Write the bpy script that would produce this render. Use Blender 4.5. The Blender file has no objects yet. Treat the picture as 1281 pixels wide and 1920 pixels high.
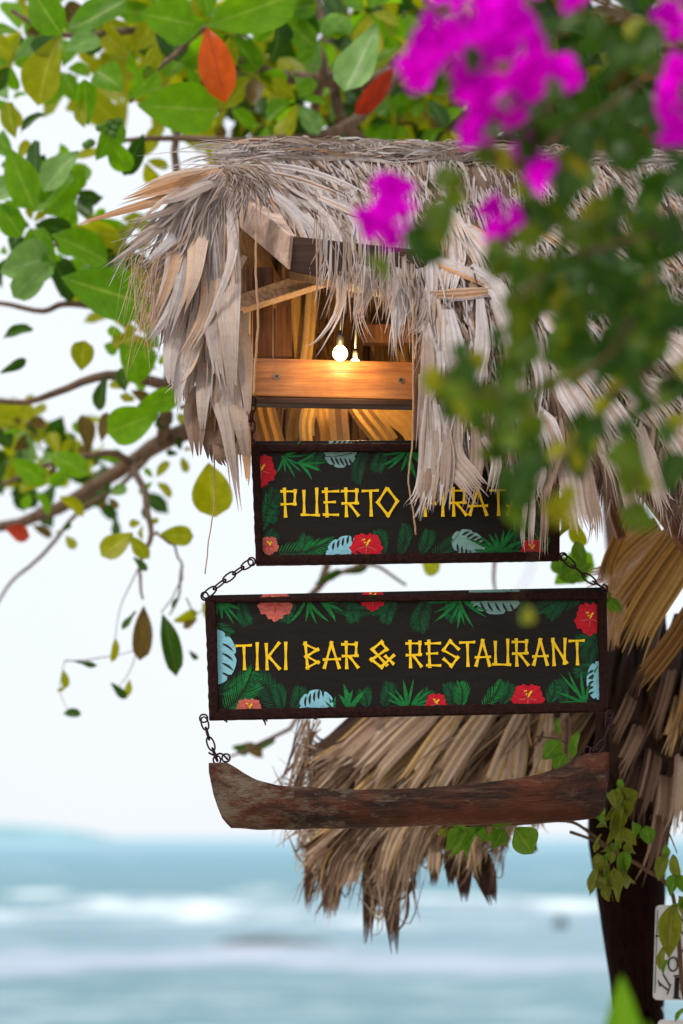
import bpy, math, random
from mathutils import Vector, Matrix, noise
PI = math.pi
random.seed(11)
R = random.uniform
scene = bpy.context.scene
C = scene.collection

# ---------------------------------------------------------------- camera, sky, sun, exposure
F = 4533.0                      # focal length in photograph pixels (85 mm on a 36 mm tall frame)
HOR = 1570.0                    # row of the sea horizon
CAMZ = 3.0
cam = bpy.data.cameras.new('camera'); camo = bpy.data.objects.new('camera', cam); C.objects.link(camo)
cam.sensor_fit = 'VERTICAL'; cam.sensor_height = 36; cam.sensor_width = 24; cam.lens = 85
cam.shift_y = (HOR - 960) / 1920.0
camo.location = (0, 0, CAMZ); camo.rotation_euler = (PI / 2, 0, 0)
cam.clip_start = 0.05; cam.clip_end = 12000
cam.dof.use_dof = True; cam.dof.focus_distance = 4.98; cam.dof.aperture_fstop = 2.1
scene.camera = camo

SUN_EL, SUN_AZ = math.radians(56), math.radians(222)     # soft light from behind the camera's left shoulder
world = bpy.data.worlds.new('World'); scene.world = world; world.use_nodes = True
nt = world.node_tree; nt.nodes.clear()
sky = nt.nodes.new('ShaderNodeTexSky'); sky.sky_type = 'NISHITA'; sky.sun_disc = False
sky.sun_elevation = SUN_EL; sky.sun_rotation = SUN_AZ; sky.air_density = 1.0; sky.dust_density = 3.0
tc = nt.nodes.new('ShaderNodeTexCoord')
ns = nt.nodes.new('ShaderNodeTexNoise'); ns.inputs['Scale'].default_value = 2.2; ns.inputs['Detail'].default_value = 4
rmp = nt.nodes.new('ShaderNodeValToRGB')
rmp.color_ramp.elements[0].position = 0.3; rmp.color_ramp.elements[0].color = (9.1, 9.7, 10.4, 1)
rmp.color_ramp.elements[1].position = 0.75; rmp.color_ramp.elements[1].color = (10.3, 10.4, 10.5, 1)
mixw = nt.nodes.new('ShaderNodeMixRGB'); mixw.inputs['Fac'].default_value = 0.86
bg = nt.nodes.new('ShaderNodeBackground'); bg.inputs['Strength'].default_value = 0.085
outw = nt.nodes.new('ShaderNodeOutputWorld')
nt.links.new(tc.outputs['Generated'], ns.inputs['Vector']); nt.links.new(ns.outputs['Fac'], rmp.inputs['Fac'])
nt.links.new(sky.outputs['Color'], mixw.inputs['Color1']); nt.links.new(rmp.outputs['Color'], mixw.inputs['Color2'])
nt.links.new(mixw.outputs['Color'], bg.inputs['Color']); nt.links.new(bg.outputs['Background'], outw.inputs['Surface'])

sun = bpy.data.lights.new('sun', 'SUN'); sun.energy = 2.1; sun.angle = math.radians(14); sun.color = (1, 0.93, 0.83)
suno = bpy.data.objects.new('sun', sun); C.objects.link(suno)
sd = Vector((math.sin(SUN_AZ) * math.cos(SUN_EL), math.cos(SUN_AZ) * math.cos(SUN_EL), math.sin(SUN_EL)))
suno.rotation_euler = sd.to_track_quat('Z', 'Y').to_euler(); suno.location = sd * 30
vs = scene.view_settings
vs.view_transform = 'Standard'; vs.look = 'None'; vs.exposure = 0.38; vs.gamma = 1; vs.use_curve_mapping = False

def W(px, py, Y):               # a point seen at pixel (px, py) that stands Y metres away
    return Vector(((px - 640.5) / F * Y, Y, CAMZ + (HOR - py) / F * Y))
def S(Y): return Y / F          # metres per pixel at distance Y

# ---------------------------------------------------------------- materials
def nodes(name):
    m = bpy.data.materials.new(name); m.use_nodes = True
    t = m.node_tree; b = t.nodes['Principled BSDF']
    return m, t, b
def N(t, kind, **kw):
    n = t.nodes.new('ShaderNode' + kind)
    for k, v in kw.items():
        if k in n.inputs: n.inputs[k].default_value = v
        else: setattr(n, k, v)
    return n
def ramp(t, stops):
    r = t.nodes.new('ShaderNodeValToRGB'); e = r.color_ramp.elements
    while len(e) < len(stops): e.new(0.5)
    for q, (p, c) in zip(e, stops): q.position = p; q.color = (*c, 1)
    return r
def mixrgb(t, kind, fac, a, b):
    n = t.nodes.new('ShaderNodeMixRGB'); n.blend_type = kind
    for i, v in (('Fac', fac), ('Color1', a), ('Color2', b)):
        if hasattr(v, 'links'): t.links.new(v, n.inputs[i])
        elif isinstance(v, tuple): n.inputs[i].default_value = (*v, 1)
        else: n.inputs[i].default_value = v
    return n.outputs['Color']
def bump(t, b, h, strength, dist):
    n = N(t, 'Bump', Strength=strength, Distance=dist); t.links.new(h, n.inputs['Height']); t.links.new(n.outputs['Normal'], b.inputs['Normal'])
def mapped(t, coord, scale):
    tcn = N(t, 'TexCoord'); mp = N(t, 'Mapping'); mp.inputs['Scale'].default_value = scale
    t.links.new(tcn.outputs[coord], mp.inputs['Vector']); return mp.outputs['Vector']
def noise_tex(t, vec, scale, detail=5, rough=0.6):
    n = N(t, 'TexNoise', Scale=scale, Detail=detail, Roughness=rough); t.links.new(vec, n.inputs['Vector']); return n.outputs['Fac']

def thatch_mat(name, stops, trans=0.12):
    m, t, b = nodes(name)
    at = N(t, 'Attribute'); at.attribute_name = 'tone'
    r = ramp(t, stops); t.links.new(at.outputs['Fac'], r.inputs['Fac'])
    v1 = mapped(t, 'UV', (1, 6, 1)); s1 = noise_tex(t, v1, 1.0, 3, 0.6)
    v1b = mapped(t, 'UV', (60, 1.6, 1)); s2 = noise_tex(t, v1b, 1.0, 4, 0.6)
    rr = ramp(t, [(0.28, (0.55, 0.50, 0.48)), (0.68, (1.1, 1.1, 1.1))]); t.links.new(s2, rr.inputs['Fac'])
    c = mixrgb(t, 'MULTIPLY', 1.0, r.outputs['Color'], rr.outputs['Color'])
    vo = mapped(t, 'Object', (1, 1, 1)); s3 = noise_tex(t, vo, 90, 4, 0.7)
    rs = ramp(t, [(0.3, (0.62, 0.5, 0.42)), (0.52, (1, 1, 1))]); t.links.new(s3, rs.inputs['Fac'])
    c = mixrgb(t, 'MULTIPLY', 0.4, c, rs.outputs['Color'])
    t.links.new(c, b.inputs['Base Color']); b.inputs['Roughness'].default_value = 0.62
    b.inputs['Specular IOR Level'].default_value = 0.3
    bump(t, b, s2, 0.9, 0.003)
    tr = N(t, 'BsdfTranslucent'); t.links.new(c, tr.inputs['Color'])
    mx = N(t, 'MixShader'); mx.inputs['Fac'].default_value = trans
    o = t.nodes['Material Output']
    t.links.new(b.outputs[0], mx.inputs[1]); t.links.new(tr.outputs[0], mx.inputs[2]); t.links.new(mx.outputs[0], o.inputs['Surface'])
    return m
GREY = [(0, (0.06, 0.032, 0.02)), (0.2, (0.20, 0.125, 0.085)), (0.42, (0.43, 0.31, 0.24)), (0.62, (0.57, 0.475, 0.43)), (0.82, (0.74, 0.70, 0.73)), (0.9, (0.74, 0.52, 0.37)), (1, (0.70, 0.33, 0.13))]
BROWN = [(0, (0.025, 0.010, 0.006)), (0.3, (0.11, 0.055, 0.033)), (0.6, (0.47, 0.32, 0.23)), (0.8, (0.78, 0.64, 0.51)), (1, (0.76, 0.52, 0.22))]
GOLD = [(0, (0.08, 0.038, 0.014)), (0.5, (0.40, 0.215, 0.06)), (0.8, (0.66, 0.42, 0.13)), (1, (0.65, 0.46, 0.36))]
M_THATCH = thatch_mat('dry_palm_grey', GREY)
M_BROWN = thatch_mat('dry_palm_brown', BROWN, 0.15)
M_GOLD = thatch_mat('dry_palm_golden', GOLD, 0.22)  # warm lamp glow is part of this gold colour

def wood_mat(name, dark, light, along='X', rough=0.6, grain=1.0, spec=0.3, scale=1.0, knots=True):
    m, t, b = nodes(name)
    sc = {'X': (6, 120, 120), 'Y': (120, 6, 120), 'Z': (120, 120, 6)}[along]
    v = mapped(t, 'Object', tuple(a * scale for a in sc)); s = noise_tex(t, v, 1.0, 5, 0.65)
    r = ramp(t, [(0.3, dark), (0.68, light)]); t.links.new(s, r.inputs['Fac'])
    c = r.outputs['Color']
    v2 = mapped(t, 'Object', (9, 9, 9)); s2 = noise_tex(t, v2, 1.4, 5, 0.6)
    r2 = ramp(t, [(0.3, (0.55, 0.5, 0.48)), (0.6, (1.1, 1.1, 1.1))]); t.links.new(s2, r2.inputs['Fac'])
    c = mixrgb(t, 'MULTIPLY', grain * 0.8, c, r2.outputs['Color'])
    if knots:
        vo = N(t, 'TexVoronoi', Scale=1.0); v3 = mapped(t, 'Object', (8, 8, 14)); t.links.new(v3, vo.inputs['Vector'])
        r3 = ramp(t, [(0.03, (0.3, 0.22, 0.18)), (0.09, (1, 1, 1))]); t.links.new(vo.outputs['Distance'], r3.inputs['Fac'])
        c = mixrgb(t, 'MULTIPLY', 0.7, c, r3.outputs['Color'])
    t.links.new(c, b.inputs['Base Color']); b.inputs['Roughness'].default_value = rough; b.inputs['Specular IOR Level'].default_value = spec
    bump(t, b, s, 0.45, 0.002)
    return m
M_RAFTER = wood_mat('rafter_wood', (0.34, 0.22, 0.17), (0.58, 0.43, 0.35), 'X', 0.75, scale=.5)
M_DARKWOOD = wood_mat('dark_wood', (0.022, 0.010, 0.007), (0.07, 0.034, 0.022), 'X', 0.6, spec=.2)
M_ORANGE = wood_mat('varnished_pine', (0.26, 0.085, 0.02), (0.55, 0.24, 0.06), 'X', 0.33, 0.7, 0.5)
M_PLANK = wood_mat('brown_plank', (0.045, 0.017, 0.008), (0.16, 0.068, 0.03), 'Z', 0.6)
M_GREYPLANK = wood_mat('weathered_plank', (0.18, 0.15, 0.13), (0.42, 0.37, 0.33), 'Z', 0.8)
M_GREYBRACE = wood_mat('weathered_brace', (0.10, 0.07, 0.055), (0.28, 0.20, 0.16), 'X', 0.8)
M_REDPOST = wood_mat('reddish_post', (0.10, 0.04, 0.02), (0.24, 0.11, 0.06), 'Z', 0.6)
M_POST = wood_mat('black_brown_post', (0.003, 0.0012, 0.001), (0.016, 0.005, 0.003), 'Z', 0.8, spec=0.05)

def canoe_mat():
    m, t, b = nodes('canoe_wood')
    v = mapped(t, 'Object', (7, 60, 60)); s = noise_tex(t, v, 1.0, 6, 0.7)
    r = ramp(t, [(0.34, (0.007, 0.003, 0.0025)), (0.52, (0.030, 0.013, 0.008)), (0.70, (0.10, 0.050, 0.030))]); t.links.new(s, r.inputs['Fac'])
    v2 = mapped(t, 'Object', (7, 12, 20)); s2 = noise_tex(t, v2, 1.0, 5, 0.6)
    r2 = ramp(t, [(0.42, (0, 0, 0)), (0.6, (1, 1, 1))]); t.links.new(s2, r2.inputs['Fac'])
    c = mixrgb(t, 'MIX', r2.outputs['Color'], r.outputs['Color'], (0.115, 0.027, 0.010))
    c2 = mixrgb(t, 'MIX', 0.7, r.outputs['Color'], c)
    v3 = mapped(t, 'Object', (11, 11, 26)); s3 = noise_tex(t, v3, 1.3, 6, 0.75)
    sx = N(t, 'SeparateXYZ'); tcn = N(t, 'TexCoord'); t.links.new(tcn.outputs['Object'], sx.inputs[0])
    mr = N(t, 'MapRange'); t.links.new(sx.outputs['X'], mr.inputs['Value'])
    mr.inputs['From Min'].default_value = -0.42; mr.inputs['From Max'].default_value = 0.1
    mr.inputs['To Min'].default_value = 0.11; mr.inputs['To Max'].default_value = -0.05
    ad = N(t, 'Math'); ad.operation = 'ADD'; t.links.new(s3, ad.inputs[0]); t.links.new(mr.outputs[0], ad.inputs[1])
    r3 = ramp(t, [(0.54, (0, 0, 0)), (0.68, (1, 1, 1))]); t.links.new(ad.outputs[0], r3.inputs['Fac'])
    c3 = mixrgb(t, 'MIX', r3.outputs['Color'], c2, (0.14, 0.105, 0.075))
    t.links.new(c3, b.inputs['Base Color']); b.inputs['Roughness'].default_value = 0.6; b.inputs['Specular IOR Level'].default_value = 0.18
    v4 = mapped(t, 'Object', (26, 120, 120)); s4 = noise_tex(t, v4, 1.0, 5, 0.7)
    bump(t, b, s4, 1.0, 0.012)
    return m
M_CANOE = canoe_mat()

def plain(name, col, rough=0.5, metal=0.0, spec=0.4, var=0.25, vscale=60, bmp=0.0):
    m, t, b = nodes(name)
    v = mapped(t, 'Object', (1, 1, 1)); s = noise_tex(t, v, vscale, 5, 0.65)
    lo = tuple(c * (1 - var) for c in col); hi = tuple(min(1, c * (1 + var)) for c in col)
    r = ramp(t, [(0.3, lo), (0.7, hi)]); t.links.new(s, r.inputs['Fac']); t.links.new(r.outputs['Color'], b.inputs['Base Color'])
    b.inputs['Roughness'].default_value = rough; b.inputs['Metallic'].default_value = metal; b.inputs['Specular IOR Level'].default_value = spec
    if bmp: bump(t, b, s, bmp, 0.002)
    return m
def worn(name, col, wear, var=0.3):
    m, t, b = nodes(name)
    v = mapped(t, 'Object', (70, 1, 160)); s = noise_tex(t, v, 1.0, 5, 0.7)
    r = ramp(t, [(0.3, tuple(c * (1 - var) for c in col)), (0.7, tuple(min(1, c * (1 + var)) for c in col))]); t.links.new(s, r.inputs['Fac'])
    v2 = mapped(t, 'Object', (1, 1, 1)); s2 = noise_tex(t, v2, 170, 6, 0.8)
    r2 = ramp(t, [(0.60, (0, 0, 0)), (0.68, (wear,) * 3)]); t.links.new(s2, r2.inputs['Fac'])
    c = mixrgb(t, 'MIX', r2.outputs['Color'], r.outputs['Color'], (0.014, 0.011, 0.009)); t.links.new(c, b.inputs['Base Color'])
    b.inputs['Roughness'].default_value = 0.5; b.inputs['Specular IOR Level'].default_value = 0.15; bump(t, b, s, 0.2, 0.001); return m
def board_mat():
    m, t, b = nodes('black_sign_paint')
    v = mapped(t, 'Object', (14, 1, 90)); s = noise_tex(t, v, 1.0, 5, 0.6)
    r = ramp(t, [(0.3, (0.0045, 0.003, 0.0022)), (0.75, (0.011, 0.008, 0.006))]); t.links.new(s, r.inputs['Fac'])
    vd = mapped(t, 'Object', (1, 1, 1)); s2 = noise_tex(t, vd, 260, 2, 0.5)
    r2 = ramp(t, [(0.735, (0, 0, 0)), (0.76, (1, 1, 1))]); t.links.new(s2, r2.inputs['Fac'])
    c = mixrgb(t, 'MIX', r2.outputs['Color'], r.outputs['Color'], (0.10, 0.09, 0.08))
    t.links.new(c, b.inputs['Base Color']); b.inputs['Roughness'].default_value = 0.42; b.inputs['Specular IOR Level'].default_value = 0.16
    bump(t, b, s, 0.08, 0.001)
    return m
M_BOARD = board_mat()
M_FRAME = plain('rusty_frame', (0.017, 0.006, 0.005), 0.8, 0.0, 0.08, 0.6, 130, 0.8)
M_CHAIN = plain('rusty_chain', (0.026, 0.010, 0.014), 0.65, 0.1, 0.15, 0.5, 300, 0.5)
M_SCREW = plain('grey_screw', (0.25, 0.2, 0.15), 0.4, 0.8, 0.5, 0.3, 200)
M_YELLOW = worn('yellow_print', (0.78, 0.50, 0.012), .55, .18)
M_RED = worn('red_print', (0.44, 0.006, 0.018), .5, .4)
M_SALMON = worn('salmon_print', (0.46, 0.10, 0.08), .5, .35)
M_CYAN = worn('light_blue_print', (0.20, 0.45, 0.55), .4, .2)
M_CYAN2 = worn('pale_grey_blue_print', (0.15, 0.28, 0.27), .5, .25)
M_PGREEN = worn('green_print', (0.007, 0.14, 0.03), .6, .5)
M_PDARK = worn('dark_green_print', (0.005, 0.065, 0.022), .6, .5)
M_INK = plain('black_ink', (0.012, 0.011, 0.012), 0.5, 0, 0.2, 0.1)
M_WHITE = plain('white_enamel', (0.62, 0.62, 0.64), 0.35, 0, 0.4, 0.08, 30)
M_CORD = plain('twine', (0.34, 0.22, 0.13), 0.85, 0, 0.2, 0.35, 400)
M_LAMPBLACK = plain('lamp_socket_black', (0.02, 0.02, 0.018), 0.4, 0, 0.4, 0.2)
M_SAND = plain('sand', (0.42, 0.34, 0.25), 0.9, 0, 0.2, 0.2, 6, 0.4)
M_ROCK = plain('wet_rock', (0.07, 0.10, 0.10), 0.5, 0, 0.4, 0.4, 1.2, 0.5)
M_HILL = plain('headland', (0.24, 0.42, 0.48), 0.9, 0, 0.1, 0.15, 0.02)  # bluish haze put into the land colour

def leaf_mat(name, a, b_, trans, tfac=0.5, vein=(0.3, 0.36, 0.08), rough=0.42, spec=0.22):
    m, t, b = nodes(name)
    oi = N(t, 'ObjectInfo'); r = ramp(t, [(0.0, a), (1.0, b_)]); t.links.new(oi.outputs['Random'], r.inputs['Fac'])
    tcn = N(t, 'TexCoord'); sp = N(t, 'SeparateXYZ'); t.links.new(tcn.outputs['UV'], sp.inputs[0])
    s5 = N(t, 'Math'); s5.operation = 'SUBTRACT'; t.links.new(sp.outputs['X'], s5.inputs[0]); s5.inputs[1].default_value = 0.5
    ab = N(t, 'Math'); ab.operation = 'ABSOLUTE'; t.links.new(s5.outputs[0], ab.inputs[0])
    rv = ramp(t, [(0.012, (1, 1, 1)), (0.045, (0, 0, 0))]); t.links.new(ab.outputs[0], rv.inputs['Fac'])
    mu = N(t, 'Math'); mu.operation = 'MULTIPLY_ADD'; t.links.new(sp.outputs['Y'], mu.inputs[0]); mu.inputs[1].default_value = 9
    mb2 = N(t, 'Math'); mb2.operation = 'MULTIPLY'; t.links.new(ab.outputs[0], mb2.inputs[0]); mb2.inputs[1].default_value = -6
    t.links.new(mb2.outputs[0], mu.inputs[2])
    fr = N(t, 'Math'); fr.operation = 'PINGPONG'; t.links.new(mu.outputs[0], fr.inputs[0]); fr.inputs[1].default_value = 0.5
    rv2 = ramp(t, [(0.0, (0.5, 0.5, 0.5)), (0.07, (0, 0, 0))]); t.links.new(fr.outputs[0], rv2.inputs['Fac'])
    vv = mixrgb(t, 'LIGHTEN', 1.0, rv.outputs['Color'], rv2.outputs['Color'])
    c = mixrgb(t, 'MIX', vv, r.outputs['Color'], vein)
    v = mapped(t, 'Object', (1, 1, 1)); s = noise_tex(t, v, 3.5, 3, 0.5)
    rn = ramp(t, [(0.3, (0.6, 0.62, 0.5)), (0.65, (1.15, 1.1, 1.0))]); t.links.new(s, rn.inputs['Fac'])
    c = mixrgb(t, 'MULTIPLY', 0.8, c, rn.outputs['Color'])
    t.links.new(c, b.inputs['Base Color']); b.inputs['Roughness'].default_value = rough; b.inputs['Specular IOR Level'].default_value = spec
    tr = N(t, 'BsdfTranslucent'); ct = mixrgb(t, 'MULTIPLY', 0.8, trans, rn.outputs['Color']); t.links.new(ct, tr.inputs['Color'])
    mx = N(t, 'MixShader'); mx.inputs['Fac'].default_value = tfac; o = t.nodes['Material Output']
    t.links.new(b.outputs[0], mx.inputs[1]); t.links.new(tr.outputs[0], mx.inputs[2]); t.links.new(mx.outputs[0], o.inputs['Surface'])
    return m
M_LEAF = {
 'g': leaf_mat('leaf_green', (0.015, 0.10, 0.002), (0.10, 0.24, 0.003), (0.27, 0.62, 0.004), 0.55),
 'd': leaf_mat('leaf_dark_green', (0.008, 0.04, 0.002), (0.03, 0.08, 0.003), (0.05, 0.18, 0.003), 0.3, (0.12, 0.2, 0.05)),
 'y': leaf_mat('leaf_yellow_green', (0.11, 0.18, 0.002), (0.26, 0.28, 0.003), (0.52, 0.55, 0.003), 0.55, (0.45, 0.45, 0.08)),
 'o': leaf_mat('leaf_orange_red', (0.62, 0.06, 0.008), (0.60, 0.09, 0.01), (0.9, 0.16, 0.01), 0.45, (0.4, 0.03, 0.01)),
 'r': leaf_mat('leaf_red', (0.30, 0.02, 0.006), (0.35, 0.04, 0.01), (0.6, 0.05, 0.01), 0.35, (0.3, 0.05, 0.02)),
 's': leaf_mat('leaf_silver_green', (0.12, 0.25, 0.07), (0.18, 0.32, 0.10), (0.25, 0.55, 0.10), 0.35, (0.3, 0.42, 0.2)),
 'b': leaf_mat('leaf_brown_olive', (0.08, 0.045, 0.015), (0.12, 0.09, 0.015), (0.22, 0.14, 0.02), 0.4, (0.15, 0.12, 0.05)),
 'f': leaf_mat('bougainvillea_leaf', (0.02, 0.07, 0.003), (0.10, 0.16, 0.004), (0.18, 0.28, 0.004), 0.4, (0.1, 0.18, 0.04)),
 'fy': leaf_mat('bougainvillea_leaf_yellow', (0.18, 0.24, 0.01), (0.32, 0.34, 0.012), (0.45, 0.42, 0.01), 0.4, (0.3, 0.3, 0.05)),
}
M_BRACT = leaf_mat('magenta_bract', (0.28, 0.0, 0.30), (1.0, 0.0, 1.0), (1.0, 0.0, 1.0), 0.32, (0.5, 0.0, 0.5), 0.8, 0.03)
M_BARK = plain('bark', (0.13, 0.085, 0.06), 0.85, 0, 0.2, 0.45, 40, 0.8)
M_TWIG = plain('vine_stem', (0.10, 0.055, 0.03), 0.8, 0, 0.2, 0.4, 90, 0.5)
M_VINE = {'g': leaf_mat('vine_leaf', (0.045, 0.15, 0.012), (0.10, 0.24, 0.015), (0.18, 0.42, 0.02), 0.4),
          'y': leaf_mat('vine_leaf_olive', (0.11, 0.14, 0.015), (0.18, 0.22, 0.02), (0.25, 0.28, 0.02), 0.35)}

# ---------------------------------------------------------------- object helpers
def thing(name, label, cat, loc=(0, 0, 0), group=None):
    o = bpy.data.objects.new(name, None); o.empty_display_size = 0.1; C.objects.link(o); o.location = loc
    o['label'] = label; o['category'] = cat
    if group: o['group'] = group
    return o
def offset_of(p):
    v = Vector((0, 0, 0))
    while p is not None: v += Vector(p.location); p = p.parent
    return v
class MB:
    def __init__(s): s.v = []; s.f = []; s.uv = []; s.t = []
    def quad_strip(s, A, B, u0, u1, vs_, tone):
        i = len(s.v)
        for a, b, q in zip(A, B, vs_):
            s.v += [a, b]; s.uv += [(u0, q), (u1, q)]; s.t += [tone, tone]
        for k in range(len(A) - 1): s.f.append((i + 2 * k, i + 2 * k + 1, i + 2 * k + 3, i + 2 * k + 2))
    def add(s, vs_, fs, uvs=None, tone=0.5):
        i = len(s.v); s.v += [Vector(q) for q in vs_]; s.uv += uvs or [(0, 0)] * len(vs_); s.t += [tone] * len(vs_)
        s.f += [tuple(i + k for k in f) for f in fs]
    def tube(s, pts, rad, sides=7, tone=0.5, cap=True):
        i = len(s.v); n = len(pts); L = 0
        up = Vector((0.13, -0.9, 0.31))
        for k, p in enumerate(pts):
            T = (pts[min(k + 1, n - 1)] - pts[max(k - 1, 0)]); T = T.normalized() if T.length > 1e-9 else Vector((0, 0, 1))
            A = T.cross(up); A = A.normalized() if A.length > 1e-6 else Vector((1, 0, 0)); B = A.cross(T)
            r = rad[k] if hasattr(rad, '__len__') else rad
            if k: L += (p - pts[k - 1]).length
            for q in range(sides):
                a = 2 * PI * q / sides; s.v.append(p + A * (math.cos(a) * r) + B * (math.sin(a) * r)); s.uv.append((q / sides, L)); s.t.append(tone)
        for k in range(n - 1):
            for q in range(sides):
                q2 = (q + 1) % sides
                s.f.append((i + k * sides + q, i + k * sides + q2, i + (k + 1) * sides + q2, i + (k + 1) * sides + q))
        if cap:
            s.f.append(tuple(i + q for q in reversed(range(sides)))); s.f.append(tuple(i + (n - 1) * sides + q for q in range(sides)))
    def build(s, name, mat, parent=None, smooth=False, kind=None, loc=None):
        off = offset_of(parent) if parent else Vector(loc or (0, 0, 0))
        me = bpy.data.meshes.new(name)
        me.from_pydata([tuple(q - off) for q in s.v], [], s.f)
        at = me.attributes.new('tone', 'FLOAT', 'POINT'); at.data.foreach_set('value', s.t)
        uvl = me.uv_layers.new(name='uv')
        li = [0] * len(me.loops); me.loops.foreach_get('vertex_index', li)
        flat = []
        for k in li: flat += s.uv[k]
        uvl.data.foreach_set('uv', flat)
        if smooth: me.polygons.foreach_set('use_smooth', [True] * len(me.polygons))
        me.materials.append(mat); me.update()
        o = bpy.data.objects.new(name, me); C.objects.link(o)
        if parent: o.parent = parent
        else: o.location = off
        if kind: o['kind'] = kind
        return o
def share(name, me, parent, M=None, kind=None):
    o = bpy.data.objects.new(name, me); C.objects.link(o); o.parent = parent
    if M is not None:
        M = M.copy(); M.translation -= offset_of(parent); o.matrix_local = M
    if kind: o['kind'] = kind
    return o
def spline(P, n):
    """Catmull-Rom through the points P, n+1 samples"""
    P = [Vector(p) for p in P]
    if len(P) == 2: return [P[0].lerp(P[1], i / n) for i in range(n + 1)]
    Q = [P[0] * 2 - P[1]] + P + [P[-1] * 2 - P[-2]]; out = []
    for i in range(n + 1):
        x = i / n * (len(P) - 1); k = min(int(x), len(P) - 2); t = x - k
        a, b, c, d = Q[k:k + 4]
        out.append(0.5 * ((2 * b) + (c - a) * t + (2 * a - 5 * b + 4 * c - d) * t * t + (3 * b - a - 3 * c + d) * t ** 3))
    return out
def prism(mb, front, back, uv=None, tone=0.5):
    n = len(front); vs_ = list(front) + list(back)
    fs = [tuple(range(n)), tuple(range(2 * n - 1, n - 1, -1))] + [(k, k + n, (k + 1) % n + n, (k + 1) % n) for k in range(n)]
    mb.add(vs_, fs, None, tone)
def bevel(o, w=0.002, seg=2):
    m = o.modifiers.new('bevel', 'BEVEL'); m.width = w; m.segments = seg; m.limit_method = 'ANGLE'; return o
def slab(name, quad, Y0, Y1, mat, parent, bev=0.002):
    """a board whose front face is the pixel quad at Y0 and whose back is at Y1"""
    mb = MB(); fr = [W(x, y, Y0) for x, y in quad]; bk = [Vector((p.x, Y1, p.z)) for p in fr]
    prism(mb, fr, bk); return bevel(mb.build(name, mat, parent), bev)

def blade(mb, P, w, k=4, split=0.6, spread=0.25, pleat=0.35, twist=0.0, twist2=None, tone=0.6, tj=0.06, n=11, root=0.35, tip=0.12, sub=1.0, point=0.0):
    """a dry palm leaflet: k pleated strands that run side by side and fray apart towards the tip"""
    pts = spline(P, n); L = sum((pts[i + 1] - pts[i]).length for i in range(n))
    if twist2 is None: twist2 = twist
    fr = []
    for i, p in enumerate(pts):
        T = (pts[min(i + 1, n)] - pts[max(i - 1, 0)]).normalized()
        V = Vector((0, -1, 0)); V = (V - T * V.dot(T)); V = V.normalized() if V.length > 1e-4 else Vector((1, 0, 0))
        a = twist + (twist2 - twist) * (i / n); V = Matrix.Rotation(a, 3, T) @ V
        fr.append((p, T, V.cross(T), V))
    u0r = R(0, 50)
    for j in range(k):
        te = 1 - R(0, 0.22 - .12 * point) if k > 1 else 1.0
        dj = (j - (k - 1) / 2) / max(1, k) * spread + R(-1, 1) * spread * 0.45; dn = R(-1, 1) * spread * 0.35
        tn = min(1, max(0, tone + R(-tj, tj))); A = []; B = []; vs_ = []
        for i, (p, T, Sd, V) in enumerate(fr):
            t = i / n
            if t > te: t = te
            ww = w * (root + (1 - root) * min(1, t / 0.3))
            ww *= 1 - (1 - tip) * max(0, (t - 0.45) / 0.55) ** 1.6 if k == 1 else 1
            if k > 1 and point: ww *= 1 - point * max(0, (t - .4) / .6) ** 1.3
            x = max(0, (t - split) / max(0.02, te - split)) if k > 1 else 0
            own = (1 - x ** 1.5 * 0.93) if k > 1 else 1
            c = ((j + 0.5) / k - 0.5) * ww; h = 0.5 * ww / k * own * sub
            off = Sd * (dj * x * x * L * 0.4) + V * (dn * x * x * L * 0.4)
            pl = pleat * ww / k * own
            s0 = pl if j % 2 else -pl
            q = p if i / n <= te else fr[int(te * n)][0].lerp(p, 0.2)
            A.append(q + Sd * (c - h) + V * s0 * 0.5 + off); B.append(q + Sd * (c + h) - V * s0 * 0.5 + off); vs_.append(t * L)
        mb.quad_strip(A, B, u0r + j / k, u0r + (j + 1) / k, vs_, tn)

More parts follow.
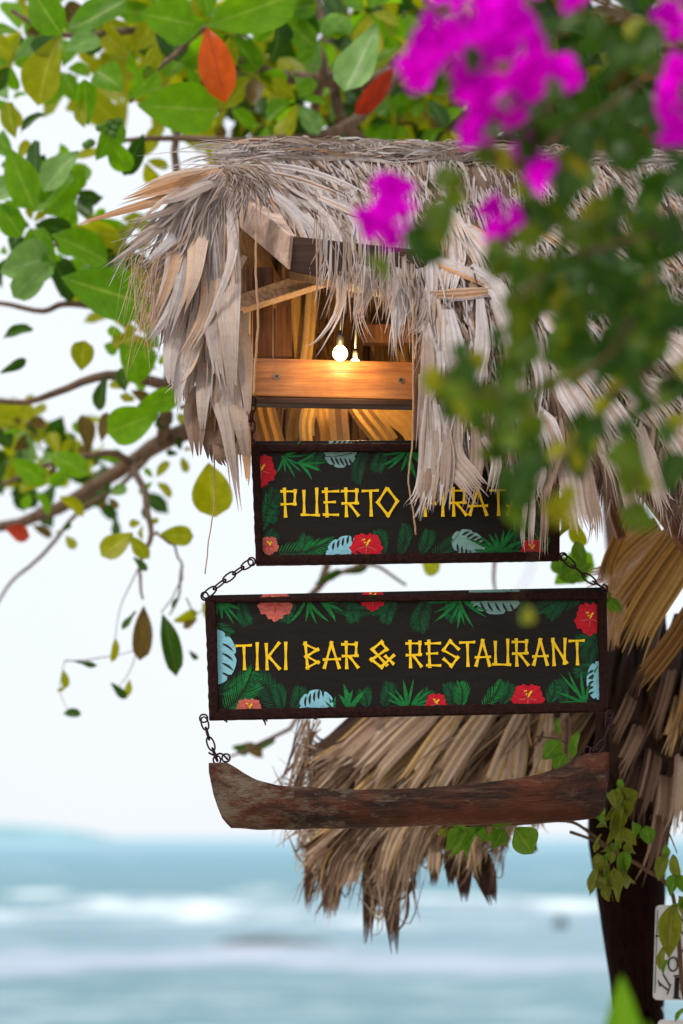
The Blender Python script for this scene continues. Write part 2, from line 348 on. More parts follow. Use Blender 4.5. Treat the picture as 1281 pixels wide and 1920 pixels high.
# ================================================================ SETTING
# sea: rows that widen with distance
def build_sea():
    rows = []; y = 24.0
    while y < 9000: rows.append(y); y *= 1.022 if y < 260 else 1.12
    nx = 120; mb = MB()
    for r, y in enumerate(rows):
        half = 40 + y * 0.55
        for i in range(nx + 1):
            x = (i / nx * 2 - 1) * half; z = 0
            if y < 300:
                z = 0.10 * math.sin(y * 0.9 + 1.3 * math.sin(x * 0.07)) * noise.noise(Vector((x * 0.06, y * 0.12, 0))) * 2
                z += 0.10 * noise.noise(Vector((x * 0.25, y * 0.5, 3)))
                for yc, h in ((104, 0.6), (92, 0.3), (140, 0.4)):
                    d = (y - yc - 3 * noise.noise(Vector((x * 0.03, yc, 0)))) / 3.2
                    z += h * math.exp(-d * d) * (0.6 + 0.6 * noise.noise(Vector((x * 0.08, yc * 3, 5))))
            mb.v.append(Vector((x, y, z))); mb.uv.append((0, 0)); mb.t.append(0.5)
    for r in range(len(rows) - 1):
        for i in range(nx):
            a = r * (nx + 1) + i; mb.f.append((a, a + 1, a + nx + 2, a + nx + 1))
    m, t, b = nodes('sea_water')
    tcn = N(t, 'TexCoord'); sp = N(t, 'SeparateXYZ'); t.links.new(tcn.outputs['Object'], sp.inputs[0])
    wv = mapped(t, 'Object', (0.11, 0.016, 1)); wn = noise_tex(t, wv, 1.0, 3, 0.55)
    wa = N(t, 'MapRange'); wa.inputs['From Min'].default_value = .25; wa.inputs['From Max'].default_value = .75; wa.inputs['To Min'].default_value = -.17; wa.inputs['To Max'].default_value = .17
    t.links.new(wn, wa.inputs['Value'])
    wm = N(t, 'Math'); wm.operation = 'MULTIPLY_ADD'; t.links.new(sp.outputs['Y'], wm.inputs[0]); t.links.new(wa.outputs[0], wm.inputs[1]); t.links.new(sp.outputs['Y'], wm.inputs[2])
    base = ramp(t, [(0.0, (0.13, 0.25, 0.30)), (0.1, (0.135, 0.27, 0.33)), (0.35, (0.14, 0.30, 0.38)), (0.7, (0.17, 0.35, 0.44)), (1.0, (0.25, 0.43, 0.53))])  # far water paler, distance haze put into the colour
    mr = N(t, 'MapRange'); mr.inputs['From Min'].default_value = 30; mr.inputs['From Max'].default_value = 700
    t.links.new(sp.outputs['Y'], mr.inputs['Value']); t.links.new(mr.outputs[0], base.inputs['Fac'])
    v = mapped(t, 'Object', (0.10, 0.35, 1)); s = noise_tex(t, v, 1.0, 5, 0.6)
    rr = ramp(t, [(0.3, (0.72, 0.8, 0.82)), (0.7, (1.2, 1.12, 1.1))]); t.links.new(s, rr.inputs['Fac'])
    c = mixrgb(t, 'MULTIPLY', 0.9, base.outputs['Color'], rr.outputs['Color'])
    def band(y0, y1, soft, nscale, thr, col, c, seed):
        a = N(t, 'MapRange'); a.interpolation_type = 'SMOOTHSTEP'; a.inputs['From Min'].default_value = y0 - soft; a.inputs['From Max'].default_value = y0 + soft
        d = N(t, 'MapRange'); d.interpolation_type = 'SMOOTHSTEP'; d.inputs['From Min'].default_value = y1 - soft; d.inputs['From Max'].default_value = y1 + soft
        d.inputs['To Min'].default_value = 1; d.inputs['To Max'].default_value = 0
        t.links.new(wm.outputs[0], a.inputs['Value']); t.links.new(wm.outputs[0], d.inputs['Value'])
        mu = N(t, 'Math'); mu.operation = 'MULTIPLY'; t.links.new(a.outputs[0], mu.inputs[0]); t.links.new(d.outputs[0], mu.inputs[1])
        mp = N(t, 'Mapping'); mp.inputs['Scale'].default_value = nscale; mp.inputs['Location'].default_value = (seed, seed * 0.37, 0)
        t.links.new(tcn.outputs['Object'], mp.inputs['Vector']); sn = noise_tex(t, mp.outputs['Vector'], 1.0, 5, 0.62)
        r_ = ramp(t, [(thr - 0.08, (0, 0, 0)), (thr + 0.08, (1, 1, 1))]); t.links.new(sn, r_.inputs['Fac'])
        m2 = mixrgb(t, 'MULTIPLY', 1.0, mu.outputs[0], r_.outputs['Color'])
        return mixrgb(t, 'MIX', m2, c, col)
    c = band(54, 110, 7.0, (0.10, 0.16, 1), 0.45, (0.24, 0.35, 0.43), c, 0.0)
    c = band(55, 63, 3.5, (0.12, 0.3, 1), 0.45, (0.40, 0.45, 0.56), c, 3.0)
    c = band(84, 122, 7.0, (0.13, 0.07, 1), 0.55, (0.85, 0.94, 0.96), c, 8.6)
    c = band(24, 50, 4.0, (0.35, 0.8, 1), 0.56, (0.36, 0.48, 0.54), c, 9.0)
    c = band(150, 420, 20.0, (0.05, 0.06, 1), 0.66, (0.6, 0.75, 0.8), c, 2.0)
    t.links.new(c, b.inputs['Base Color']); b.inputs['Roughness'].default_value = 0.55; b.inputs['Specular IOR Level'].default_value = 0.12
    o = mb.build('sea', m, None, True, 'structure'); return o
build_sea()
mb = MB()                                       # sand the huts stand on, sloping into the water
ys = [-30, -5, 4, 8, 12, 18, 24, 30]; zs = [0.9, 0.85, 0.8, 0.75, 0.6, 0.25, -0.15, -0.6]
for y, z in zip(ys, zs):
    for i in range(25):
        x = (i / 24 * 2 - 1) * 60; mb.v.append(Vector((x, y, z + 0.05 * noise.noise(Vector((x * .3, y * .3, 0)))))); mb.uv.append((0, 0)); mb.t.append(.5)
for r in range(len(ys) - 1):
    for i in range(24): a = r * 25 + i; mb.f.append((a, a + 1, a + 26, a + 25))
mb.build('beach_sand', M_SAND, None, True, 'structure')
GZ = 0.78
mb = MB()                                       # far headland at the left of the horizon
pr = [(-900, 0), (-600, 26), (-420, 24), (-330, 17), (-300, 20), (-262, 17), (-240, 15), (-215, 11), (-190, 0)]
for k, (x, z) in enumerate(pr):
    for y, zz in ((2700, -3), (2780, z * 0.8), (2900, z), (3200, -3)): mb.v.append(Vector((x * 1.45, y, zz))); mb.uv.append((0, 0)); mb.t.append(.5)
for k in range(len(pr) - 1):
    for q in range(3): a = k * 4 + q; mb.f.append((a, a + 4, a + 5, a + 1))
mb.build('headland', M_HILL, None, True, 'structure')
def rock(name, label, px0, px1, py, Y, h, seed):
    mb = MB(); a, b = W(px0, py, Y).x, W(px1, py, Y).x; n, m_ = 26, 9; cx, rx = (a + b) / 2, (b - a) / 2
    for i in range(m_ + 1):
        th = i / m_ * PI / 2
        for k in range(n):
            ph = 2 * PI * k / n; r = math.cos(th)
            p = Vector((cx + math.cos(ph) * r * rx, Y + math.sin(ph) * r * rx * 0.35, -0.15 + math.sin(th) * h))
            p += Vector((1, 0.5, 0.35)) * 0.22 * noise.noise(p * 0.9 + Vector((seed, 0, 0))); mb.v.append(p); mb.uv.append((0, 0)); mb.t.append(.5)
    for i in range(m_):
        for k in range(n): k2 = (k + 1) % n; mb.f.append((i * n + k, i * n + k2, (i + 1) * n + k2, (i + 1) * n + k))
    o = mb.build(name, M_ROCK, None, True, None, (cx, Y, 0)); o['label'] = label; o['category'] = 'rock'
rock('reef_rock', 'long low dark reef rock lying in the shallow surf under the canoe', 385, 640, 1776, 67, 0.42, 1)
rock('reef_rock', 'small dark rock standing in the foam right of centre beside the leaning post', 1036, 1062, 1742, 80, 0.55, 7)

# ================================================================ LOWER THATCH ROOF WITH ITS POST
PB = W(1205, 1570, 5.95); PB.z = GZ
parasol = thing('thatched_parasol', 'brown palm thatched parasol with ragged fringe on black post behind the canoe', 'parasol', PB)
mb = MB()
pp = [(1212, 2250), (1203, 2000), (1199, 1900), (1192, 1800), (1185, 1700), (1179, 1610), (1176, 1560), (1182, 1400), (1190, 1200), (1190, 1100)]
rr = [40, 43, 46, 54, 62, 70, 74, 70, 62, 50]
pts = []; rad = []
for (x, y), r in zip(pp, rr):
    p = W(x, y, 5.95); pts.append(p); rad.append(r * S(5.95))
pts[0].z = GZ - 0.1
pt2 = spline(pts, 30); rd2 = [rad[min(int(i / 30 * 9), 8)] + (rad[min(int(i / 30 * 9) + 1, 9)] - rad[min(int(i / 30 * 9), 8)]) * (i / 30 * 9 - int(i / 30 * 9)) for i in range(31)]
rd2 = [r * (1 + 0.05 * noise.noise(Vector((i * .7, 0, 0)))) for i, r in enumerate(rd2)]
mb.tube(pt2, rd2, 20); mb.build('post', M_POST, parasol, True)
def beam(name, p0, p1, w, d, mat, parent, bev=0.003):
    p0, p1 = Vector(p0), Vector(p1); T = (p1 - p0).normalized(); V = Vector((0, -1, 0)); V = (V - T * V.dot(T)).normalized(); Sd = V.cross(T)
    q = lambda p: [p + Sd * w / 2 + V * d / 2, p - Sd * w / 2 + V * d / 2, p - Sd * w / 2 - V * d / 2, p + Sd * w / 2 - V * d / 2]
    mb = MB(); prism(mb, q(p0), q(p1)); return bevel(mb.build(name, mat, parent), bev)
beam('rafter', W(1150, 1180, 6.2), W(820, 1500, 6.1), 0.05, 0.06, M_DARKWOOD, parasol)
beam('rafter', W(1190, 1180, 6.2), W(1020, 1520, 6.15), 0.05, 0.06, M_DARKWOOD, parasol)
beam('rafter', W(1210, 1180, 6.2), W(1330, 1540, 6.15), 0.05, 0.06, M_DARKWOOD, parasol)
slab('added_dark_panel', [(1035, 1300), (1150, 1300), (1150, 1500), (1035, 1500)], 6.14, 6.17, M_POST, parasol)  # dark panel added to stand in for the dim underside
# inner layer of the cone: overlapping blades behind the outer ones, gap shade put into their dark tones
apex = lambda: W(R(1040, 1200), R(1170, 1270), R(6.1, 6.25))
tips = [(545, 1560, 0), (560, 1640, 0), (575, 1715, .1), (600, 1745, 0.1), (625, 1735, .1), (650, 1640, .3), (690, 1785, .2), (715, 1740, .3), (740, 1800, .2), (765, 1650, .5), (800, 1670, .6),
        (830, 1668, .6), (865, 1695, .2), (900, 1640, .3), (925, 1700, .2), (950, 1560, .4), (985, 1570, .5), (1005, 1590, .6)]
def ptip(u):
    x = u * (len(tips) - 1); k = min(int(x), len(tips) - 2); t = x - k
    return tips[k][0] + (tips[k + 1][0] - tips[k][0]) * t, tips[k][1] + (tips[k + 1][1] - tips[k][1]) * t
def parasol_blade(mb, u, drop, w, tone, Y, k, fr=0.7, rootpt=None, sp=0.12):
    tx, ty = ptip(u); ty -= drop
    a = rootpt or (R(1000, 1190) - 120 * (1 - u), R(1190, 1270)); w *= R(.8, 1.2)
    # roof edge: where the blade bends over the eave
    ex = tx + (a[0] - tx) * 0.16; ey = min(ty - 50, 1570 - 60 * u)
    ey = max(ey, 1400)
    m1 = (a[0] * .5 + ex * .5, a[1] * .5 + ey * .5 - 28 * (1 - u))
    blade(mb, [W(a[0], a[1], Y + .15), W(m1[0], m1[1], Y + 0.03), W(ex, ey, Y - .08), W(tx, ty, Y - 0.06)], w * S(Y), k, fr, sp, R(.25, .6), R(-.5, .5), R(-.7, .7), tone, 0.17, 13, 0.45, point=R(.2, .85))
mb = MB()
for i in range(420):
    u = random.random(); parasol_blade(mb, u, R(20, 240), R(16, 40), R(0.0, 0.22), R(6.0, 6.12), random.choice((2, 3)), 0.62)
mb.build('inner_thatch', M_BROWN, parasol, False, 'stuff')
for i in range(150):
    u = (i + R(-.3, .3)) / 149; u = min(1, max(0, u)); mb = MB()
    tone = random.choice((R(.2, .5), R(.5, .9), R(.6, .9), R(.88, 1)))
    parasol_blade(mb, u, abs(random.gauss(0, 1)) * 60, R(16, 44), tone, R(5.86, 5.98), random.choice((5, 6, 7)), R(.5, .85), sp=.2)
    mb.build('palm_leaf', M_BROWN, parasol)
for (x0, y0, x1, y1, w, tn) in ((720, 1330, 690, 1348, 30, .5), (1000, 1300, 905, 1530, 40, .8), (940, 1300, 800, 1510, 44, .75), (880, 1310, 745, 1500, 36, .95), (850, 1300, 660, 1490, 40, .7), (985, 1320, 960, 1520, 38, .85),
                                (1030, 1320, 1010, 1500, 34, .75), (800, 1320, 640, 1470, 40, .6), (760, 1320, 610, 1450, 36, .6), (1060, 1310, 1050, 1560, 30, .5), (900, 1560, 885, 1650, 26, .7), (820, 1560, 810, 1660, 24, .75), (700, 1560, 640, 1690, 28, .6)):
    mb = MB(); blade(mb, [W(x0, y0, 5.9), W((x0 + x1) / 2, (y0 + y1) / 2 - 8, 5.8), W(x1, y1, 5.8)], w * S(5.85), 6, .75, .12, .5, R(-.3, .3), None, tn, .2); mb.build('palm_leaf', M_BROWN, parasol)
for (x0, y0, x1, y1, w, tn) in ((705, 1540, 686, 1788, 34, .16), (722, 1540, 742, 1808, 40, .2), (748, 1560, 762, 1700, 30, .15), (735, 1600, 722, 1740, 22, .3), (868, 1590, 872, 1700, 34, .12), (898, 1590, 927, 1705, 44, .1), (620, 1590, 612, 1735, 30, .45),
                                (640, 1580, 626, 1730, 26, .5), (590, 1570, 574, 1715, 26, .35), (820, 1580, 812, 1668, 26, .3), (845, 1585, 846, 1672, 24, .25), (985, 1570, 1008, 1600, 22, .3), (655, 1560, 655, 1650, 30, .3)):
    mb = MB(); blade(mb, [W(x0, y0, 5.9), W((x0 + x1) / 2, (y0 + y1) / 2, 5.85), W(x1, y1, 5.84)], w * S(5.85), 4, .75, .08, .5, R(-.3, .3), None, tn, .06, 12, .7, point=.8); mb.build('palm_leaf', M_BROWN, parasol)  # backlit fringe, its shade put into the dark leaf tones
mb = MB()                                       # loose fibres at the left edge of the fringe
for i in range(260):
    u = random.random() ** 1.6 * .9; tx, ty = ptip(u); dx = R(-45, 10) * (1 - u) ** 2
    y0 = ty - R(40, 200); blade(mb, [W(tx + R(15, 60), y0 - R(40, 100), 5.85), W(tx + R(0, 30), y0, 5.84), W(tx + dx, ty - R(0, 160), 5.84)], R(2, 6) * S(5.8), 1, tone=R(.2, .8), n=6)
for i in range(260):
    u = random.random(); parasol_blade(mb, u, R(0, 260), R(2, 6), R(.2, .95), R(5.86, 5.95), 1, sp=.05)
mb.build('thatch_fibre', M_BROWN, parasol, False, 'stuff')
# right-hand skirt, inner blades toned dark to stand in for shade
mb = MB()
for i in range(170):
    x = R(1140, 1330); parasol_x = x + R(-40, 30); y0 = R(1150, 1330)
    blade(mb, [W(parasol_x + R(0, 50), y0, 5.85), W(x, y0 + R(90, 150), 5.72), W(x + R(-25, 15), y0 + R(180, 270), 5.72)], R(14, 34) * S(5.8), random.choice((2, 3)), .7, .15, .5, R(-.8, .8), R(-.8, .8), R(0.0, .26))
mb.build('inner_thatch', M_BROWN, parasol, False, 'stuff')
for (x0, y0, x1, y1, w, tn) in ((1225, 1300, 1150, 1470, 34, .5), (1240, 1330, 1190, 1560, 38, .45), (1262, 1350, 1215, 1690, 36, .4), (1250, 1380, 1240, 1585, 34, .62), (1285, 1330, 1268, 1590, 40, .72), (1300, 1380, 1290, 1600, 40, .6),
                                (1200, 1260, 1140, 1400, 26, .35), (1270, 1180, 1215, 1400, 26, .4), (1290, 1240, 1240, 1430, 26, .95), (1240, 1160, 1170, 1330, 22, .3), (1300, 1200, 1262, 1420, 28, .5), (1215, 1360, 1165, 1520, 26, .3)):
    mb = MB(); blade(mb, [W(x0, y0, 5.8), W((x0 + x1) / 2 + 6, (y0 + y1) / 2, 5.68), W(x1, y1, 5.66)], w * S(5.7), 6, .7, .15, .5, R(-.3, .3), R(-.5, .5), tn, .2); mb.build('palm_leaf', M_BROWN, parasol)

# ================================================================ MAIN THATCHED HUT
HB = W(1500, 1570, 5.5); HB.z = GZ
hut = thing('thatched_hut', 'small grey palm thatched hut roof with lit wooden frame that carries the hanging signs', 'hut', HB)
for x, Y in ((1480, 5.0), (1620, 5.6)): 
    p = W(x, 700, Y); beam('post', (p.x, Y, GZ - .1), (p.x, Y, p.z), 0.12, 0.12, M_REDPOST, hut)
def lerp_tab(tab, x):
    if x <= tab[0][0]: return tab[0][1]
    for (a, va), (b, vb) in zip(tab, tab[1:]):
        if x <= b: return va + (vb - va) * (x - a) / (b - a)
    return tab[-1][1]
RIDGE = [(395, 300), (440, 282), (500, 268), (600, 270), (850, 278), (1000, 285), (1281, 290), (1700, 300)]
EAVE = [(395, 300), (420, 318), (455, 335), (560, 420), (640, 470), (700, 500), (770, 540), (805, 600), (815, 720), (860, 790), (1000, 850), (1281, 900), (1700, 900)]
DEPTH = [(260, 5.34), (520, 4.93), (640, 4.87), (1100, 4.86)]
ridge = lambda x: lerp_tab(RIDGE, x)
eave = lambda x: lerp_tab(EAVE, x)
depth = lambda y: lerp_tab(DEPTH, y)
FLOW = [(400, 22), (520, 38), (640, 55), (760, 70), (900, 66), (1050, 56), (1300, 52)]     # degrees below horizontal, to the right
def flow(x, y):
    a = lerp_tab(FLOW, x); a += (90 - a) * min(1, max(0, (y - 480) / 330)) * (0.75 if x < 1000 else .35); return math.radians(a)
# bed of packed leaves under the visible fibres, toned dark as shade in the gaps
mb = MB(); nx, ny = 90, 22
xs = [402 + (1700 - 402) * i / nx for i in range(nx + 1)]
for s_ in (0, 1):
    for i, x in enumerate(xs):
        for j in range(ny + 1):
            t = j / ny; y = ridge(x) + 6 + (eave(x) - ridge(x) - 12) * t; p = W(x, y, depth(y) + .035 + s_ * 0.07)
            p += Vector((0, 1, 0)) * 0.02 * noise.noise(p * 14); mb.v.append(p); mb.uv.append((i * .6, t * .4)); mb.t.append(0.06)
for s_ in (0, 1):
    o_ = s_ * (nx + 1) * (ny + 1)
    for i in range(nx):
        for j in range(ny): a = o_ + i * (ny + 1) + j; mb.f.append((a, a + 1, a + ny + 2, a + ny + 1))
mb.build('thatch_bed', M_THATCH, hut, True)
mb = MB()                                       # rear slope of the roof
for i, x in enumerate(xs):
    for j in range(9):
        t = j / 8; p = W(x, ridge(x) + 4, 5.38); p += Vector((0, 0.55 * t, -0.30 * t)); mb.v.append(p); mb.uv.append((i * .6, t)); mb.t.append(.45)
for i in range(nx):
    for j in range(8): a = i * 9 + j; mb.f.append((a, a + 1, a + 10, a + 9))
mb.build('rear_thatch', M_THATCH, hut, True)
beam('ridge_pole', W(398, 292, 5.33), W(1700, 300, 5.36), 0.022, 0.022, M_GREYPLANK, hut)

def roof_fibre(mb, x, y, L, w, k, tone, jit, lift=0.0, sag=0.25):
    a = flow(x, y) + R(-jit, jit); pts_ = [(x, y)]; px, py = x, y
    for q in range(4):
        px += math.cos(a) * L / 4; py += math.sin(a) * L / 4; pts_.append((px, py)); a += (PI / 2 - a) * sag * R(.0, 1.0) + R(-.12, .12)
    l0 = R(0, .03) + lift
    blade(mb, [W(qx, qy, depth(qy) - l0 * (0.3 + .7 * math.sin(PI * min(1, i / 4)))) for i, (qx, qy) in enumerate(pts_)], w * S(5), k, R(.3, .7), R(.1, .5), .35, R(-.7, .7), R(-1.1, 1.1), tone, .07, 8)
mb = MB()
for i in range(2300):                           # wider under-layer, shade of the gaps put into its dark tones
    x = R(430, 1560) if random.random() < .7 else R(560, 900); y = ridge(x) + (eave(x) - ridge(x) - 15) * random.random()
    roof_fibre(mb, x, y, R(60, 130), R(9, 22), random.choice((2, 3, 4)), R(.0, .46), .35)
mb.build('thatch_underlayer', M_THATCH, hut, False, 'stuff')
mb = MB()
for i in range(8500):                           # fine bleached fibres on top
    x = R(410, 1540); y = ridge(x) + (eave(x) - ridge(x) - 8) * random.random() ** .95
    tone = R(.6, .86) if random.random() < .8 else R(.15, .5)
    if random.random() < .05: tone = R(.86, .93)
    roof_fibre(mb, x, y, R(40, 120), R(1.6, 5.5), 1, tone, .5, .01)
mb.build('thatch_fibre', M_THATCH, hut, False, 'stuff')
mb = MB()
for i in range(700):                            # strands laid along the ridge, many curling up
    x = R(420, 1540); y = ridge(x) + R(-4, 34); L = R(50, 170) * random.choice((-1, 1)); h = R(-14, 6)
    blade(mb, [W(x, y, 5.3 - R(0, .06)), W(x + L * .5, y + h, 5.28 - R(0, .05)), W(x + L, y + R(-6, 22), 5.27)], R(1.5, 4.5) * S(5.2), 1, tone=R(.5, .86) if random.random() < .85 else .92, n=6, twist=R(-.8, .8))
for i in range(800):
    x = R(430, 1540); y = ridge(x) + R(-10, 26); a = R(-.6, 2.2); L = R(14, 50)
    blade(mb, [W(x, y, 5.27), W(x + math.cos(a) * L * .5, y + math.sin(a) * L * .3 - 5, 5.25), W(x + math.cos(a + .5) * L, y + math.sin(a + .5) * L, 5.25)], R(1.5, 5) * S(5.2), 1, tone=R(.5, .85), n=6, twist=R(-1, 1))
for i in range(16):
    x = R(470, 900); a = [(x, ridge(x) + 6)]; r = R(18, 50)
    blade(mb, [W(x, ridge(x) + 6, 5.26), W(x + r * .6, ridge(x) - r * .22, 5.24), W(x + r * 1.8, ridge(x) - 2, 5.22), W(x + r * 2.4, ridge(x) + 10, 5.22)], R(2, 5) * S(5.2), 1, tone=R(.3, .7), n=9)
mb.build('ridge_strands', M_THATCH, hut, False, 'stuff')
# broad leaves visible one by one on the front slope and over the eave   (x,y)*points, width px, strands, tone
BL = [
 ([(440, 305), (560, 318), (660, 352), (735, 402)], 16, 4, .9), ([(460, 316), (560, 338), (640, 372), (700, 430)], 14, 4, .88),
 ([(430, 300), (560, 296), (700, 300), (800, 322)], 12, 3, .87), ([(450, 330), (520, 370), (575, 420), (640, 520)], 22, 5, .78),
 ([(480, 350), (545, 400), (580, 470), (575, 540)], 12, 4, .8), ([(520, 340), (600, 400), (640, 470), (652, 530)], 24, 5, .76),
 ([(575, 400), (625, 480), (638, 570), (600, 640), (566, 664)], 17, 3, .8), ([(600, 370), (660, 400), (672, 440), (640, 520)], 26, 5, .8),
 ([(690, 395), (676, 440), (655, 490), (636, 545)], 30, 5, .79), ([(675, 420), (690, 500), (682, 560), (664, 620)], 34, 6, .81),
 ([(705, 470), (694, 540), (672, 590), (690, 660)], 22, 5, .8), ([(735, 430), (740, 510), (752, 570), (748, 645)], 38, 7, .78),
 ([(745, 500), (765, 560), (738, 620), (733, 700)], 18, 4, .76), ([(770, 470), (752, 540), (742, 600), (745, 690)], 26, 5, .74),
 ([(800, 440), (810, 520), (800, 600), (770, 640)], 24, 5, .75), ([(830, 400), (850, 470), (842, 530), (830, 600)], 50, 9, .8),
 ([(800, 480), (850, 502), (900, 525), (960, 560)], 26, 5, .9), ([(800, 553), (860, 552), (920, 548), (960, 560)], 24, 6, .89),
 ([(820, 560), (835, 640), (850, 720), (905, 790)], 14, 3, .86), ([(790, 560), (806, 640), (835, 700), (880, 770)], 20, 4, .84),
 ([(840, 580), (850, 650), (862, 740), (850, 840)], 44, 7, .77), ([(800, 600), (802, 680), (795, 760), (790, 860)], 26, 5, .5),
 ([(900, 560), (905, 650), (890, 720), (880, 800)], 30, 6, .72), ([(925, 560), (960, 640), (972, 720), (975, 800)], 34, 6, .7),
 ([(950, 600), (1000, 650), (1020, 720), (1010, 800)], 34, 6, .72), ([(880, 500), (930, 540), (960, 600), (980, 680)], 36, 7, .8),
 ([(795, 700), (806, 800), (800, 900), (772, 985)], 42, 9, .7), ([(815, 760), (822, 830), (815, 900), (812, 958)], 38, 6, .72), ([(812, 780), (808, 850), (802, 910), (792, 965)], 40, 6, .42), ([(832, 790), (836, 860), (832, 920), (826, 962)], 34, 5, .7), ([(826, 770), (828, 850), (822, 920), (806, 955)], 36, 5, .5),
 ([(800, 740), (792, 820), (790, 870), (793, 890)], 9, 2, .78), ([(835, 800), (828, 860), (800, 930), (780, 985)], 14, 4, .74),
 ([(850, 760), (845, 850), (880, 900), (915, 945)], 50, 10, .55), ([(890, 800), (895, 850), (890, 900), (875, 975)], 26, 6, .5),
 ([(905, 820), (930, 860), (925, 900), (918, 930)], 20, 5, .62), ([(1000, 820), (1008, 880), (1000, 920), (1005, 950)], 34, 6, .6),
 ([(1040, 820), (1030, 880), (1022, 920), (1018, 960)], 26, 5, .45), ([(1060, 840), (1075, 900), (1085, 960), (1100, 1010)], 54, 9, .56),
 ([(985, 880), (985, 950), (980, 1000), (982, 1045)], 10, 3, .62), ([(1000, 900), (998, 960), (996, 1000), (995, 1035)], 12, 3, .64),
 ([(1020, 930), (1022, 980), (1020, 1010), (1018, 1060)], 16, 4, .4), ([(960, 880), (965, 930), (968, 960), (975, 1000)], 12, 3, .5),
 ([(1040, 640), (1100, 700), (1150, 780), (1180, 880)], 40, 8, .68), ([(1050, 700), (1110, 780), (1140, 850), (1160, 960)], 34, 8, .6),
 ([(1100, 640), (1180, 720), (1240, 800), (1281, 860)], 36, 8, .66), ([(1180, 760), (1240, 800), (1290, 830), (1340, 860)], 30, 8, .72),
 ([(1200, 800), (1215, 860), (1235, 920), (1255, 985)], 34, 8, .62), ([(1160, 800), (1170, 870), (1180, 930), (1200, 1000)], 30, 7, .55),
 ([(1250, 700), (1262, 760), (1268, 830), (1262, 950)], 40, 8, .66), ([(1100, 860), (1108, 930), (1118, 980), (1115, 1030)], 26, 6, .45),
]
for P, w, k, tn in BL:
    mb = MB(); blade(mb, [W(x, y, depth(y) - R(.035, .05)) for x, y in P], w * S(4.9), k, R(.45, .75), R(.1, .25), .45, R(-.25, .25), R(-.5, .5), tn, .10, 14, .5, point=(.85 if P[-1][1] < 720 else .2))
    mb.build('palm_leaf', M_THATCH, hut)
for (x, y, a, L, w, tn) in ((1010, 560, 48, 190, 70, .8), (1060, 640, 52, 200, 74, .78), (1090, 720, 58, 190, 70, .74), (1040, 690, 62, 200, 60, .72), (1130, 620, 46, 190, 64, .8), (1180, 700, 50, 180, 66, .76), (1120, 800, 62, 160, 60, .66),
                            (1230, 620, 50, 180, 60, .78), (930, 470, 44, 190, 70, .84), (870, 420, 60, 160, 60, .84), (960, 400, 30, 170, 50, .86), (1080, 420, 34, 180, 60, .85), (1190, 420, 40, 180, 60, .84), (820, 380, 70, 150, 56, .86), (1240, 780, 60, 170, 60, .7), (1000, 760, 74, 150, 54, .7)):
    A = math.radians(a); mb = MB(); dx, dy = math.cos(A) * L, math.sin(A) * L
    blade(mb, [W(x, y, depth(y) - .03), W(x + dx * .5 + 6, y + dy * .5 - 8, depth(y + dy * .5) - .055), W(x + dx, y + dy, depth(y + dy) - .03)], w * S(4.9), 13, .35, .35, .6, R(-.2, .2), R(-.3, .3), tn - .06, .18, 14, .35)
    mb.build('palm_leaf', M_THATCH, hut)
for i in range(120):                            # hanging eave blades, irregular; shade at the right put into their tone
    x = R(700, 780) if i < 14 else R(800, 1290); e = eave(x); y0 = e - R(60, 200); L = R(120, 230) if x > 800 else R(110, 180)
    if 930 < x < 1070: L *= .8
    mb = MB(); x1 = x + R(-8, 18); x2 = x1 + R(-30, 35); k = random.choice((3, 4, 5))
    blade(mb, [W(x - R(0, 30), y0, depth(y0) - .02), W(x1, y0 + L * .5, depth(y0 + L * .5) - R(.02, .05)), W(x2, min(y0 + L, 1010), 4.84)], R(12, 38) * S(4.9), k, R(.35, .8), R(.1, .4), .45, R(-.6, .6), R(-.9, .9), R(.25, .82) if x < 930 else R(.05, .6), .13, 12, .5, point=R(.3,.9))
    mb.build('palm_leaf', M_THATCH, hut)
mb = MB()
for i in range(420):                            # wisps that hang loose from the eave
    x = R(590, 1300); e = eave(x); y0 = e - R(-10, 70); L = R(40, 130) if x > 790 else R(50, 150)
    dx = R(-35, 35); blade(mb, [W(x, y0, 4.87), W(x + dx * .1, y0 + L * .5, 4.85), W(x + dx * R(.4, 1), min(y0 + L, 1010), 4.84)], R(1.2, 4) * S(4.9), 1, tone=R(.4, .85), n=8, twist=R(-1, 1))
mb.build('loose_wisps', M_THATCH, hut, False, 'stuff')

